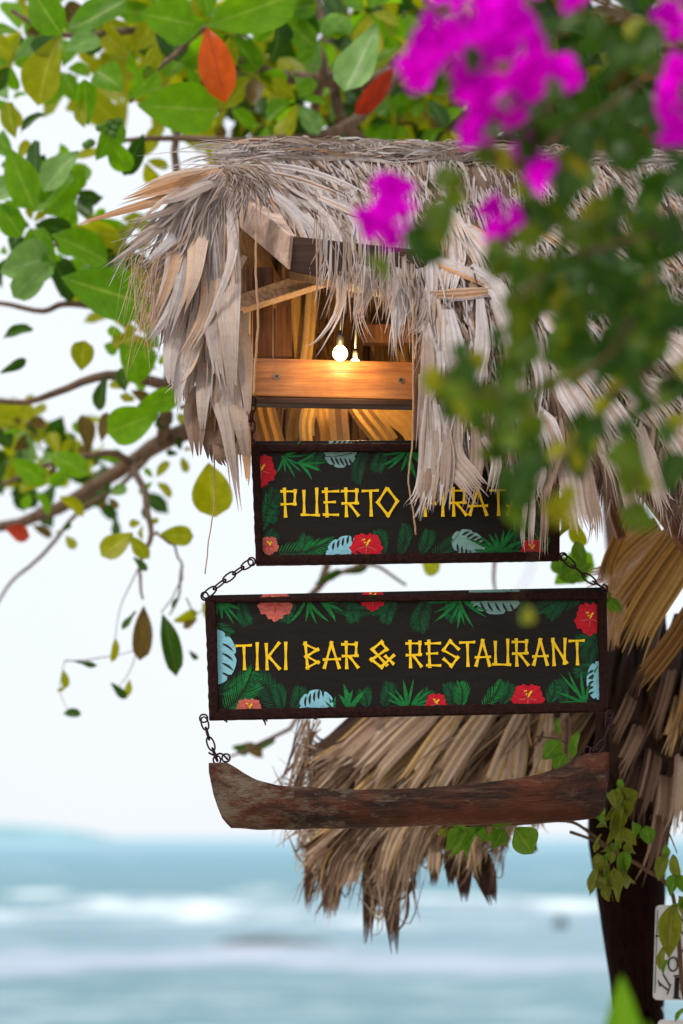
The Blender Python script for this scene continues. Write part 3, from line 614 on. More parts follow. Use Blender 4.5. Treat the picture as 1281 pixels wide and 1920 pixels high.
# gable end: long blades hanging from the ridge end      root..tip (px), width, strands, tone
GB = [
 ([(415, 330), (330, 365), (230, 395), (132, 424)], 17, 4, .97, .9), ([(420, 320), (350, 340), (280, 360), (205, 385)], 26, 5, .96, .7),
 ([(410, 315), (340, 325), (290, 340), (235, 365)], 14, 4, .9, .6), ([(415, 335), (340, 385), (270, 410), (215, 420)], 12, 3, .62, .6),
 ([(400, 335), (330, 400), (270, 450), (175, 515)], 16, 4, .66, .8), ([(400, 340), (330, 400), (262, 440), (215, 478)], 8, 3, .6, .6), ([(425, 335), (380, 350), (330, 372), (262, 388)], 18, 4, .62, .7), ([(415, 330), (350, 350), (300, 380), (240, 440)], 12, 3, .5, .7),
 ([(408, 340), (350, 420), (300, 470), (250, 510)], 18, 4, .78, .7), ([(400, 350), (340, 430), (318, 520), (270, 650)], 32, 5, .72, .7),
 ([(400, 345), (362, 440), (340, 540), (300, 668)], 36, 5, .7, .75), ([(402, 345), (375, 430), (362, 520), (337, 600)], 34, 4, .86, .8),
 ([(395, 350), (360, 460), (330, 560), (268, 660)], 26, 4, .78, .75), ([(412, 350), (400, 480), (390, 580), (330, 690)], 40, 6, .66, .75),
 ([(415, 350), (404, 480), (398, 600), (420, 760)], 44, 6, .62, .85), ([(425, 360), (425, 500), (430, 620), (437, 780)], 46, 6, .60, .85),
 ([(425, 340), (430, 400), (440, 440), (442, 482)], 10, 4, .74, .7), ([(425, 345), (436, 420), (430, 500), (375, 640)], 20, 4, .8, .9),
 ([(460, 480), (420, 540), (385, 600), (358, 680)], 24, 4, .6, .9), ([(400, 500), (372, 600), (352, 690), (300, 745)], 30, 5, .72, .75),
 ([(385, 560), (360, 640), (340, 700), (330, 790)], 32, 5, .72, .8), ([(395, 600), (420, 680), (440, 760), (462, 860)], 36, 5, .56, .85),
 ([(400, 640), (405, 720), (425, 800), (446, 960)], 34, 6, .6, .75), ([(420, 620), (440, 720), (452, 800), (468, 890)], 34, 5, .48, .85),
 ([(440, 560), (455, 640), (462, 720), (466, 800)], 28, 4, .55, .9), ([(388, 640), (385, 700), (380, 760), (380, 830)], 28, 5, .55, .8),
 ([(395, 700), (372, 760), (368, 810), (372, 880)], 46, 5, .22, .75), ([(430, 700), (405, 770), (400, 830), (400, 875)], 50, 6, .18, .8),
 ([(440, 760), (425, 810), (415, 850), (425, 880)], 40, 5, .25, .8), ([(430, 720), (432, 800), (440, 880), (452, 975)], 20, 4, .66, .7),
 ([(445, 740), (455, 800), (462, 850), (466, 925)], 22, 3, .92, .9), ([(345, 540), (330, 610), (318, 680), (322, 740)], 30, 4, .7, .8),
 ([(350, 500), (315, 560), (296, 610), (278, 640)], 32, 5, .76, .8),
]
for P, w, k, tn, sp in GB:
    mb = MB(); y0 = P[0][1]
    blade(mb, [W(x, y, 5.03 - .10 * min(1, i / 2) + R(-.015, .015)) for i, (x, y) in enumerate(P)], w * 1.15 * S(5), max(2, k - 2), sp, .06, .28, R(-.2, .2), R(-.45, .45), (.89 if random.random() < .14 and .4 < tn < .9 else tn + (R(-.04, .08) if .4 < tn < .8 else 0)), .05, 16, .35, point=.88)
    mb.build('palm_leaf', M_THATCH, hut)
for i in range(58):
    u = random.random(); tx, ty = [(lerp_tab([(0, 268), (.25, 300), (.5, 350), (1, 455)], u)), lerp_tab([(0, 600), (.25, 720), (.5, 820), (1, 900)], u)]
    tx += R(-12, 22); ty += R(-130, 30); x0 = R(385, 440); y0 = R(320, 380); bx = tx + (x0 - tx) * R(.15, .4)
    mb = MB(); blade(mb, [W(x0, y0, 5.12), W(x0 + (bx - x0) * .55, y0 + (ty - y0) * .28, 5.04), W(bx, y0 + (ty - y0) * .66, 5.01), W(tx, ty, 5.01)], R(14, 40) * S(5), random.choice((2, 3, 4)), R(.7, .9), R(.04, .12), .45, R(-.5, .5), R(-.7, .7), (R(.86, .93) if random.random() < .16 else R(.34, .8)), .07, 14, .3, point=R(.75,.92))
    mb.build('palm_leaf', M_THATCH, hut)
mb = MB()
for i in range(130):                            # thin gable fibres, spraying left
    u = random.random() ** 1.3; tx = lerp_tab([(0, 215), (.4, 285), (1, 450)], u) + R(-30, 20); ty = lerp_tab([(0, 470), (.4, 600), (1, 760)], u) + R(-90, 60)
    x0, y0 = R(385, 440), R(315, 360); bx = tx + (x0 - tx) * R(.1, .5)
    blade(mb, [W(x0, y0, 5.0), W(x0 + (bx - x0) * .6, y0 + (ty - y0) * .3, 4.97), W(bx, y0 + (ty - y0) * .7, 4.95), W(tx, ty, 4.94)], R(1.2, 5) * S(5), 1, tone=R(.5, .88), n=9, twist=R(-1, 1))
for i in range(160):                            # knot of grey fibres where the roof edges meet
    x0, y0 = R(415, 470), R(305, 345); a = R(-.4, 1.3); L = R(30, 110)
    blade(mb, [W(x0, y0, 4.97), W(x0 + math.cos(a) * L * .5, y0 + math.sin(a) * L * .5, 4.94), W(x0 + math.cos(a + .4) * L, y0 + math.sin(a + .4) * L, 4.93)], R(1.5, 5) * S(5), 1, tone=R(.2, .82), n=6, twist=R(-1, 1))
for i in range(34):                             # hair-thin curls
    x0, y0 = R(250, 300), R(470, 600); dx = R(-60, 30)
    blade(mb, [W(x0 + 50, y0 - 60, 4.95), W(x0, y0 - 20, 4.94), W(x0 + dx * .6, y0 + R(30, 90), 4.93), W(x0 + dx, y0 + R(60, 150), 4.93)], 1.3 * S(5), 1, tone=.93, n=9)
mb.build('gable_fibre', M_THATCH, hut, False, 'stuff')
# thin hanging roots and threads
def thread(name, P, w, mat, parent, label=None, Y=4.95, cat=None):
    mb = MB(); pts_ = spline([W(x, y, Y) for x, y in P], 26); pts_ = [p + Vector((.0006 * math.sin(i * 1.9), 0, 0)) for i, p in enumerate(pts_)]
    mb.tube(pts_, w * S(Y) / 2, 6)
    if parent: return mb.build(name, mat, parent, True)
    o = mb.build(name, mat, None, True, None, pts_[0]); o['label'] = label; o['category'] = cat; return o
thread('hanging_thread', [(423, 420), (416, 560), (408, 700), (402, 830), (402, 940), (392, 1010), (385, 1076)], 2.4, M_CORD, hut)
thread('twine_cord', [(480, 440), (480, 520), (484, 600), (478, 690), (476, 741)], 4.2, M_CORD, None, 'pale twine cord hanging from the roof beam down the left of the varnished board', 4.87, 'cord')
o_ = thread('twine_cord', [(774, 560), (775, 700), (773, 830), (766, 900), (775, 960), (780, 1003)], 3.2, M_CORD, None, 'thin twine cord with frayed end dangling in front of the upper sign', 4.83, 'cord')

# ---- timber of the hut
def hexa(name, A, off, mat, parent):
    mb = MB(); a = [W(*p) for p in A]; b = [p + Vector(o) for p, o in zip(a, off)]; prism(mb, a, b); return bevel(mb.build(name, mat, parent), .002)
s5 = S(5)
hexa('rafter', [(447, 363, 5.2), (544, 440, 4.90), (538, 503, 4.90), (449, 426, 5.2)], [(60 * s5, .02, 0), (12 * s5, .03, 0), (12 * s5, .03, 0), (60 * s5, .02, 0)], M_RAFTER, hut)
slab('eave_beam', [(546, 442), (800, 470), (800, 560), (541, 508)], 4.915, 4.99, M_DARKWOOD, hut)  # shade on the rafter's front end is put into this dark colour
slab('eave_beam', [(800, 600), (1700, 620), (1700, 680), (800, 660)], 4.96, 5.04, M_DARKWOOD, hut)
hexa('brace', [(436, 556, 4.99), (446, 582, 4.99), (640, 520, 5.25), (640, 488, 5.25)], [(0, .05, 0)] * 4, M_GREYBRACE, hut)
slab('plank', [(449, 578), (469, 578), (468, 672), (452, 672)], 5.06, 5.09, M_GREYPLANK, hut)
slab('plank', [(468, 500), (512, 500), (512, 668), (462, 668)], 5.12, 5.15, M_PLANK, hut)
slab('plank', [(516, 540), (548, 540), (548, 668), (516, 668)], 5.40, 5.43, M_PLANK, hut)
slab('front_board', [(465, 671), (778, 679), (778, 750), (468, 742)], 5.03, 5.055, M_ORANGE, hut)
slab('front_rail', [(470, 744), (790, 751), (790, 762), (470, 756)], 5.02, 5.07, M_DARKWOOD, hut)
slab('corner_post', [(774, 470), (806, 470), (812, 830), (776, 830)], 5.0, 5.06, M_REDPOST, hut)
slab('corner_post', [(460, 500), (474, 500), (474, 800), (468, 800)], 5.09, 5.115, M_REDPOST, hut)
slab('cross_beam', [(680, 608), (800, 604), (800, 642), (680, 642)], 5.36, 5.40, M_PLANK, hut)
x = 440
while x < 860:                                  # rear boards
    w = R(26, 44); slab('plank', [(x, 420 + R(-4, 4)), (x + w - 3, 420), (x + w - 3, 850), (x, 850 + R(-10, 5))], 5.56 + R(0, .008), 5.585, M_PLANK, hut); x += w
slab('back_lining', [(436, 425), (880, 425), (880, 846), (436, 846)], 5.60, 5.61, M_DARKWOOD, hut)
slab('side_board', [(405, 480), (470, 480), (470, 850), (420, 850)], 5.25, 5.27, M_PLANK, hut)
for x, y in ((519, 706), (752, 713)):
    mb = MB(); c = W(x, y, 5.029); n = 14; ring = [c + Vector((math.cos(2 * PI * i / n) * .0058, 0, math.sin(2 * PI * i / n) * .0058)) for i in range(n)]
    prism(mb, list(reversed([p + Vector((0, -.0012, 0)) for p in ring])), list(reversed(ring))); sc = mb.build('screw', M_SCREW, hut)
    mb = MB()
    for a in (.5, .5 + PI / 2):
        d = Vector((math.cos(a), 0, math.sin(a))); e = Vector((-math.sin(a), 0, math.cos(a))); q = c + Vector((0, -.0016 - .0002 * a, 0))
        mb.add([q - d * .0042 - e * .0008, q + d * .0042 - e * .0008, q + d * .0042 + e * .0008, q - d * .0042 + e * .0008], [(0, 1, 2, 3)])
    mb.build('screw_slot', M_INK, sc)
# leaves lining the inside, below and above the varnished board; lamp glow painted into the brightest
for P, w, k, tn, Y in (([(500, 700), (495, 760), (515, 840), (520, 880)], 42, 5, .45, 5.3), ([(545, 700), (556, 760), (550, 800), (545, 860)], 22, 4, .6, 5.35), ([(590, 720), (580, 770), (575, 800), (580, 850)], 30, 5, .75, 5.3),
                       ([(640, 700), (634, 760), (636, 800), (642, 860)], 36, 3, .86, 5.2), ([(610, 720), (604, 770), (612, 810), (615, 870)], 24, 4, .6, 5.3), ([(650, 720), (680, 770), (715, 815), (745, 860)], 46, 6, .72, 5.25),
                       ([(700, 700), (735, 760), (780, 800), (800, 850)], 60, 6, .6, 5.35), ([(470, 720), (480, 770), (500, 820), (505, 870)], 26, 4, .3, 5.34),
                       ([(560, 480), (555, 560), (560, 640), (566, 700)], 20, 4, .7, 5.4), ([(590, 480), (584, 560), (578, 640), (570, 700)], 22, 4, .8, 5.38), ([(640, 480), (636, 560), (640, 620), (642, 700)], 44, 6, .7, 5.5),
                       ([(534, 500), (545, 580), (552, 640), (548, 700)], 16, 3, .4, 5.42), ([(700, 560), (712, 640), (735, 670), (750, 700)], 40, 5, .75, 5.5), ([(760, 540), (752, 600), (765, 650), (770, 700)], 26, 4, .5, 5.5),
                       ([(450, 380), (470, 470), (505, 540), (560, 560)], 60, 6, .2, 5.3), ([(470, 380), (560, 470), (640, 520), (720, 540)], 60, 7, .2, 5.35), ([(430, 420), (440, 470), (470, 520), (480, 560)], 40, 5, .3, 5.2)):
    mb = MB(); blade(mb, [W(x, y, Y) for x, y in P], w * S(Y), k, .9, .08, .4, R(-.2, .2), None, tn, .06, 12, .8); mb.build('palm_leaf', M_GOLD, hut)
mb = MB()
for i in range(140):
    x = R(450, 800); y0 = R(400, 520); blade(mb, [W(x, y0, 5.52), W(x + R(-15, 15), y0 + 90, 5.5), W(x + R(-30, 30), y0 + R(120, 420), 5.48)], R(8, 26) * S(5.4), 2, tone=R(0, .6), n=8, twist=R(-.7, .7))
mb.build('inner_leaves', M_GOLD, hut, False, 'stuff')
# leaves with warm lamp glow put into their golden tone and dark struts under the right end of the roof
for P, w, k, tn, Y in (([(1300, 1010), (1255, 1080), (1205, 1160), (1165, 1245)], 70, 7, .62, 5.35), ([(1290, 960), (1235, 1040), (1180, 1110), (1140, 1170)], 44, 5, .72, 5.4), ([(1235, 985), (1200, 1010), (1160, 1050), (1130, 1110)], 44, 5, .7, 5.45),
                       ([(1180, 960), (1160, 1010), (1140, 1060), (1128, 1120)], 26, 4, .5, 5.42), ([(1240, 1000), (1190, 1050), (1140, 1080), (1085, 1100)], 46, 5, 1.0, 5.6), ([(1260, 1060), (1220, 1090), (1160, 1110), (1120, 1130)], 40, 5, .98, 5.65),
                       ([(1310, 1120), (1270, 1190), (1225, 1250), (1190, 1290)], 40, 5, .35, 5.45), ([(1150, 1090), (1165, 1120), (1160, 1160), (1150, 1200)], 22, 4, .95, 5.6), ([(1130, 1100), (1148, 1150), (1150, 1190), (1146, 1230)], 26, 4, .9, 5.62),
                       ([(1280, 900), (1275, 950), (1270, 1000), (1262, 1040)], 22, 4, .75, 5.3), ([(1300, 1080), (1310, 1200), (1290, 1300), (1265, 1400)], 22, 4, .75, 5.5)):
    mb = MB(); blade(mb, [W(x, y, Y) for x, y in P], w * S(Y), int(k * 1.8), .7, .1, .5, R(-.2, .2), None, tn, .22, 12, .8); mb.build('palm_leaf', M_GOLD, hut)
beam('strut', W(1190, 880, 5.25), W(1310, 1040, 5.25), 0.045, 0.05, M_REDPOST, hut)
beam('strut', W(1130, 900, 5.3), W(1165, 1010, 5.3), 0.02, 0.03, M_REDPOST, hut)
slab('backing_plank', [(1010, 700), (1300, 700), (1300, 935), (1010, 890)], 5.45, 5.47, M_DARKWOOD, hut)

# ================================================================ LAMP
LP = W(638, 640, 5.0)
def bulb_lamp(px, py, Y, r, power, label):
    t_ = thing('light_bulb', label, 'light bulb', W(px, py - 60, Y))
    c = W(px, py, Y); mb = MB()
    prof = [(0, -1), (.35, -.94), (.68, -.73), (.92, -.4), (1, 0), (.94, .35), (.78, .66), (.55, .88), (.45, 1.05)]
    n = 20
    for rr_, z in prof:
        for q in range(n): a = 2 * PI * q / n; mb.v.append(c + Vector((math.cos(a) * r * max(rr_, .01), math.sin(a) * r * max(rr_, .01), z * r))); mb.uv.append((0, 0)); mb.t.append(.5)
    for i in range(len(prof) - 1):
        for q in range(n): q2 = (q + 1) % n; mb.f.append((i * n + q, i * n + q2, (i + 1) * n + q2, (i + 1) * n + q))
    m, tt, b = nodes('glowing_bulb'); b.inputs['Base Color'].default_value = (1, .8, .5, 1); b.inputs['Emission Color'].default_value = (1, .72, .28, 1); b.inputs['Emission Strength'].default_value = 14
    mb.build('bulb', m, t_, True)
    mb = MB(); mb.tube([c + Vector((0, 0, r * .95)), c + Vector((0, 0, r * 2.3)), c + Vector((0, 0, r * 2.9))], [r * .5, r * .5, r * .25], 14); mb.build('socket', M_LAMPBLACK, t_, True)
    mb = MB(); mb.tube([c + Vector((0, 0, r * 2.8)), W(px + 4, 560, Y), W(px + 10, 470, Y)], .0025, 6); mb.build('cable', M_LAMPBLACK, t_, True)
    l = bpy.data.lights.new('bulb_light', 'POINT'); l.energy = power; l.color = (1, .62, .24); l.shadow_soft_size = r * 1.1
    lo = bpy.data.objects.new('bulb_light', l); C.objects.link(lo); lo.location = c + Vector((0, -r * 1.6, 0)) - offset_of(t_); lo.parent = t_
bulb_lamp(638, 663, 5.0, .0155, 1.0, 'bright warm bulb glowing just above the varnished board in the hut opening')
bulb_lamp(666, 682, 5.24, .011, 3.6, 'smaller glowing bulb hanging inside the hut just right of the bright one')

# ================================================================ SIGNS
def clip_poly(poly, win):
    def inside(p, a, b): return (b[0] - a[0]) * (p[1] - a[1]) - (b[1] - a[1]) * (p[0] - a[0]) >= 0
    out = poly
    for i in range(len(win)):
        a, b = win[i], win[(i + 1) % len(win)]; inp = out; out = []
        if not inp: return []
        for k in range(len(inp)):
            p, q = inp[k - 1], inp[k]; ip, iq = inside(p, a, b), inside(q, a, b)
            if ip != iq:
                dx, dy = q[0] - p[0], q[1] - p[1]; ex, ey = b[0] - a[0], b[1] - a[1]
                d = dx * ey - dy * ex
                if abs(d) > 1e-9: t = ((a[0] - p[0]) * ey - (a[1] - p[1]) * ex) / d; out.append((p[0] + dx * t, p[1] + dy * t))
            if iq: out.append(q)
    return out
class Print:                                    # flat print: convex pieces in pixel units, clipped to the board
    def __init__(s, win, Y): s.win = win; s.Y = Y; s.m = MB(); s.k = 0
    def poly(s, P):
        q = clip_poly(P, s.win)
        if len(q) >= 3:
            s.k += 1; y = s.Y - (s.k % 9) * 3e-5
            s.m.add([W(x, z, y) for x, z in q], [tuple(range(len(q)))])
    def fan(s, c, rim):
        for i in range(len(rim)): s.poly([c, rim[i], rim[(i + 1) % len(rim)]])
    def done(s, name, mat, parent):
        if s.m.f: return s.m.build(name, mat, parent)
def leaflet(pr, x0, y0, a, L, w, curve=0.0, n=4):
    pts_ = []; x, y = x0, y0
    for i in range(n + 1):
        pts_.append((x, y, a)); x += math.cos(a) * L / n; y += math.sin(a) * L / n; a += curve / n
    prof = [.25, .9, 1.0, .7, .0] if n == 4 else [.5, .0]
    for i in range(n):
        (xa, ya, aa), (xb, yb, ab_) = pts_[i], pts_[i + 1]; wa, wb = w * prof[i] / 2, w * prof[i + 1] / 2
        pa, pb = (-math.sin(aa), math.cos(aa)), (-math.sin(ab_), math.cos(ab_))
        P = [(xa - pa[0] * wa, ya - pa[1] * wa), (xb - pb[0] * wb, yb - pb[1] * wb)]
        if wb > .01: P.append((xb + pb[0] * wb, yb + pb[1] * wb))
        P.append((xa + pa[0] * wa, ya + pa[1] * wa)); pr.poly(P)
def fine_frond(win, Y, parent, x0, y0, x1, y1, L, mat, n=22, bend=.25, sp=.95):
    pr = Print(win, Y); dx, dy = x1 - x0, y1 - y0; D = math.hypot(dx, dy); a0 = math.atan2(dy, dx)
    n = int(n * .72)
    for i in range(n):
        t = (i + .5) / n; off = math.sin(t * PI) * D * bend * .4
        x = x0 + dx * t - math.sin(a0) * off; y = y0 + dy * t + math.cos(a0) * off; l = L * math.sin(PI * (.12 + .85 * t)) ** .7
        for s_ in (-1, 1): leaflet(pr, x, y, a0 + s_ * sp * (1 - .5 * t) + R(-.05, .05), l * R(.9, 1.05), 1.9, s_ * -.35)
    f = pr.done('painted_palm_frond', mat, parent)
    pr = Print(win, Y - .0004)
    pp_ = [(x0 + dx * t - math.sin(a0) * math.sin(t * PI) * D * bend * .4, y0 + dy * t + math.cos(a0) * math.sin(t * PI) * D * bend * .4) for t in [i / 6 for i in range(7)]]
    for a, b in zip(pp_, pp_[1:]): pr.poly([(a[0], a[1] - .7), (b[0], b[1] - .7), (b[0] + .3, b[1] + .7), (a[0] + .3, a[1] + .7)] if abs(dx) > abs(dy) else [(a[0] - .7, a[1]), (b[0] - .7, b[1]), (b[0] + .7, b[1]), (a[0] + .7, a[1])][::(1 if dy < 0 else -1)])
    pr.done('painted_leaf_stem', M_INK, parent)
def broad_palm(win, Y, parent, x0, y0, a_mid, spread, L, n=8, w=7, mat=None):
    pr = Print(win, Y)
    for i in range(n):
        u = i / (n - 1) * 2 - 1; leaflet(pr, x0 + R(-4, 4), y0, a_mid + u * spread + R(-.08, .08), L * R(.65, 1.05), w * R(.7, 1.1), u * .5 + R(-.15, .15))
    pr.done('painted_palm_leaf', mat or M_PGREEN, parent)
def hibiscus(win, Y, parent, cx, cy, r, mat, sy=1.0, ph=0.3):
    pr = Print(win, Y - .0006); n = 60; rim = []
    for i in range(n):
        a = 2 * PI * i / n; rr_ = r * (.80 + .16 * abs(math.sin(2.5 * (a + ph))) + .05 * math.sin(13 * a) + .03 * math.sin(23 * a + 1))
        rim.append((cx + math.cos(a) * rr_, cy + math.sin(a) * rr_ * sy))
    pr.fan((cx, cy), rim); fl = pr.done('painted_flower', mat, parent)
    if fl is None: return
    pr = Print(win, Y - .0011)
    for i in range(5):
        a = 2 * PI * i / 5 - ph + .6; leaflet(pr, cx, cy, a, r * .62, 1.6, .2)
    pr.done('painted_petal_line', M_RED if mat is M_SALMON else M_SALMON, fl)
    pr = Print(win, Y - .0014); leaflet(pr, cx, cy, -1.2, r * .5, 3.0, .3)
    for i in range(5): leaflet(pr, cx + r * .14 * math.cos(i), cy - r * .3 + r * .14 * math.sin(i * 2), i * 1.3, 3.5, 2.4, 0)
    pr.done('painted_stamen', M_YELLOW, fl)
def monstera(win, Y, parent, cx, cy, rx, ry, ang, mat, slits=5):
    pr = Print(win, Y - .0003); rim = []; n = 64
    for i in range(n):
        a = 2 * PI * i / n; q = 1 - .13 * max(0, math.sin(a * 7 + .5)) ** 6; x, y = math.cos(a) * rx * q, math.sin(a) * ry * q
        rim.append((cx + x * math.cos(ang) - y * math.sin(ang), cy + x * math.sin(ang) + y * math.cos(ang)))
    pr.fan((cx, cy), rim); pr.done('painted_monstera_leaf', mat, parent)
    pr = Print(win, Y - .0010)
    for i in range(slits):
        u = (i + .6) / slits * 2 - 1
        for s_ in (-1, 1):
            x, y = u * rx * .7, s_ * ry * .35; X, Z = cx + x * math.cos(ang) - y * math.sin(ang), cy + x * math.sin(ang) + y * math.cos(ang)
            leaflet(pr, X, Z, ang + s_ * 1.15, ry * .62, 4.2, -s_ * .5)
    o = pr.done('painted_leaf_slit', M_INK, parent)
    if o: o['kind'] = 'stuff'

V_ = lambda x: [(x, 0, x, 1)]
GLY = {
 'P': [(.22, 0, .30, 1), (.0, .10, 1, .10), (.92, .05, .88, .58), (.05, .56, .95, .54)],
 'U': [(.12, .08, .14, .95), (.85, 0, .86, .95), (0, .93, 1, .95)],
 'E': [(.22, 0, .28, 1), (0, .12, .98, .10), (.1, .50, .80, .48), (.08, .93, 1, .94)],
 'R': [(.22, 0, .26, 1), (0, .10, .88, .10), (.82, .03, .80, .55), (.03, .54, .9, .52), (.42, .55, .92, .97)],
 'T': [(0, .10, 1, .08), (.52, .08, .56, .98)],
 'O': [(.46, 0, .0, .52), (.5, .02, 1, .48), (.0, .5, .55, 1), (.98, .46, .5, 1)],
 'I': [(.5, 0, .5, 1)],
 'A': [(.52, .0, .12, .98), (.48, .02, .92, .98), (.08, .66, .95, .64)],
 'K': [(.14, .04, .2, 1), (.92, .0, .22, .56), (.28, .5, .95, .98)],
 'B': [(.12, .0, .28, 1), (.05, .06, .95, .30), (.95, .26, .12, .56), (.15, .5, 1, .78), (1, .72, .2, .97)],
 'S': [(.5, 0, .05, .40), (.45, .03, .98, .34), (.05, .36, .92, .68), (.95, .62, .52, 1), (.1, .70, .58, .98)],
 'N': [(.12, .0, .20, 1), (.1, .08, .95, .92), (.86, 0, .82, .95)],
 '&': [(.5, 0, .05, .32), (.45, .03, .72, .34), (.05, .28, .70, .90), (.72, .28, .0, .72), (0, .66, .5, 1), (1, .52, .45, .97), (.62, .55, .98, .85)],
}
def letter(ch, x0, y0, x1, y1, Y, parent, wd=5.7):
    m = MB(); w, h = x1 - x0, y1 - y0
    for i, (a, b, c, d) in enumerate(GLY[ch]):
        ax, ay, bx, by = x0 + a * w, y0 + b * h, x0 + c * w, y0 + d * h; L = math.hypot(bx - ax, by - ay); dx, dy = (bx - ax) / L, (by - ay) / L; nx_, ny_ = -dy, dx
        ax -= dx * 1.5; ay -= dy * 1.5; bx += dx * 1.5; by += dy * 1.5
        W_ = wd * (1.0 if abs(dy) > .5 else .8); j = [R(-.7, .7) for _ in range(4)]
        st = [(0, .58), (.12, .50), (.5, .33), (.88, .50), (1, .60)]; yy = Y - i * .00022
        L_ = [W(ax + (bx - ax) * t + nx_ * W_ * q + (dx * j[0] if t == 0 else dx * j[1] if t == 1 else 0), ay + (by - ay) * t + ny_ * W_ * q, yy) for t, q in st]
        R_ = [W(ax + (bx - ax) * t - nx_ * W_ * q + (dx * j[2] if t == 0 else dx * j[3] if t == 1 else 0), ay + (by - ay) * t - ny_ * W_ * q, yy) for t, q in st]
        m.quad_strip(L_, R_, 0, 1, [0, 1, 2, 3, 4], .5)
    m.build('letter', M_YELLOW, parent)
def frame_bar(name, a0, a1, b0, b1, Yf, Yb, parent, n=70):
    """a rough bar between the edge a0-a1 and the edge b0-b1 (pixels)"""
    m = MB(); rows = []
    for i in range(n + 1):
        t = i / n; A = (a0[0] + (a1[0] - a0[0]) * t, a0[1] + (a1[1] - a0[1]) * t); B = (b0[0] + (b1[0] - b0[0]) * t, b0[1] + (b1[1] - b0[1]) * t)
        def q(u, Y, j=.8):
            jx, jy = (R(-j, j), R(-j, j)) if 0 < i < n else (0, 0)
            p = W(A[0] + (B[0] - A[0]) * u + jx, A[1] + (B[1] - A[1]) * u + jy, Yf); p.y = Y + R(-.0004, .0004); return p
        rows.append([q(0, Yb), q(0, Yf + .003), q(.1, Yf), q(.5, Yf - .0006), q(.9, Yf), q(1, Yf + .003, .3), q(1, Yb, .3)])
    for r in rows:
        for p in r: m.v.append(p); m.uv.append((0, 0)); m.t.append(.5)
    for i in range(n):
        for k in range(7): k2 = (k + 1) % 7; m.f.append((i * 7 + k, i * 7 + k2, (i + 1) * 7 + k2, (i + 1) * 7 + k))
    m.f.append(tuple(range(7))); m.f.append(tuple(n * 7 + k for k in reversed(range(7)))); return m.build(name, M_FRAME, parent)
def sign(label, outer, inner, Y):
    TL, TR, BR, BL_ = outer; itl, itr, ibr, ibl = inner
    c = W((TL[0] + TR[0]) / 2, BL_[1], Y); t_ = thing('hanging_sign', label, 'sign', c, 'signs hanging from the thatched hut')
    e = 5                                       # the printed panel stands a little proud above the frame
    slab('panel', [(TL[0] + 5, TL[1] - e), (TR[0] - 5, TR[1] - e), (BR[0] - 5, BR[1] - 4), (BL_[0] + 5, BL_[1] - 4)], Y, Y + .018, M_BOARD, t_, .0008)
    Yf, Yb = Y - .013, Y + .024
    frame_bar('frame_rail', TL, TR, (itl[0] - 14, itl[1]), (itr[0] + 14, itr[1]), Yf, Y - .0025, t_)
    frame_bar('frame_rail', (ibl[0] - 14, ibl[1]), (ibr[0] + 14, ibr[1]), BL_, BR, Yf, Yb, t_)
    frame_bar('frame_stile', TL, BL_, itl, ibl, Yf - .0015, Yb, t_, 26)
    frame_bar('frame_stile', itr, ibr, TR, BR, Yf - .0015, Yb, t_, 26)
    win = [(TL[0] + 7, TL[1] - e + .5), (TR[0] - 7, TR[1] - e + .5), (ibr[0] + 3, ibr[1] + 3), (ibl[0] - 3, ibl[1] + 3)]
    return t_, win
# upper sign
Y1 = 5.0; OUT1 = [(470, 832), (1049, 829), (1050, 1049), (480, 1058)]; IN1 = [(487, 847), (1031, 845), (1033, 1034), (493, 1041)]
s1, w1 = sign('upper shorter black hanging sign with yellow bamboo style letters, partly covered by thatch', OUT1, IN1, Y1)
yp = Y1 - .0006
fine_frond(w1, yp, s1, 486, 980, 512, 920, 34, M_PDARK, 20); fine_frond(w1, yp, s1, 486, 1000, 500, 930, 26, M_PGREEN, 16)
fine_frond(w1, yp, s1, 521, 1036, 622, 1010, 34, M_PGREEN, 30); fine_frond(w1, yp, s1, 560, 842, 660, 850, 26, M_PDARK, 22)
fine_frond(w1, yp, s1, 684, 842, 674, 905, 24, M_PDARK, 20); fine_frond(w1, yp, s1, 752, 1040, 757, 985, 24, M_PDARK, 20)
fine_frond(w1, yp, s1, 810, 1042, 860, 1000, 26, M_PDARK, 20)
for x, y, a, l in ((720, 842, 1.8, 40), (560, 1040, -1.2, 34), (720, 1040, -1.9, 44), (600, 842, 1.9, 34), (845, 842, 1.3, 50), (900, 842, 1.8, 44), (980, 842, 1.5, 50), (1030, 880, 3.0, 46), (1032, 950, 2.8, 46), (1030, 1000, 3.4, 46), (790, 1040, -1.3, 44), (960, 1038, -1.3, 40), (486, 960, .2, 30), (486, 1030, -.9, 40)):
    fine_frond(w1, yp + .0002, s1, x, y, x + math.cos(a) * l, y + math.sin(a) * l, 26, M_PDARK, 20)
broad_palm(w1, yp - .0003, s1, 530, 855, .55, 1.1, 50, 8, 5); broad_palm(w1, yp - .0003, s1, 560, 868, .15, .5, 60, 4, 6)
broad_palm(w1, yp - .0003, s1, 765, 845, 1.75, 1.4, 62, 10, 6.5); broad_palm(w1, yp - .0003, s1, 935, 1038, -1.6, 1.3, 62, 10, 6.5)
broad_palm(w1, yp - .0003, s1, 925, 843, 1.5, 1.2, 44, 7, 6); broad_palm(w1, yp - .0003, s1, 1020, 1036, -1.9, .8, 50, 6, 6)
monstera(w1, yp, s1, 638, 848, 31, 29, .1, M_CYAN2); monstera(w1, yp, s1, 645, 1032, 35, 26, -.4, M_CYAN); monstera(w1, yp, s1, 878, 1020, 33, 26, .5, M_CYAN2)
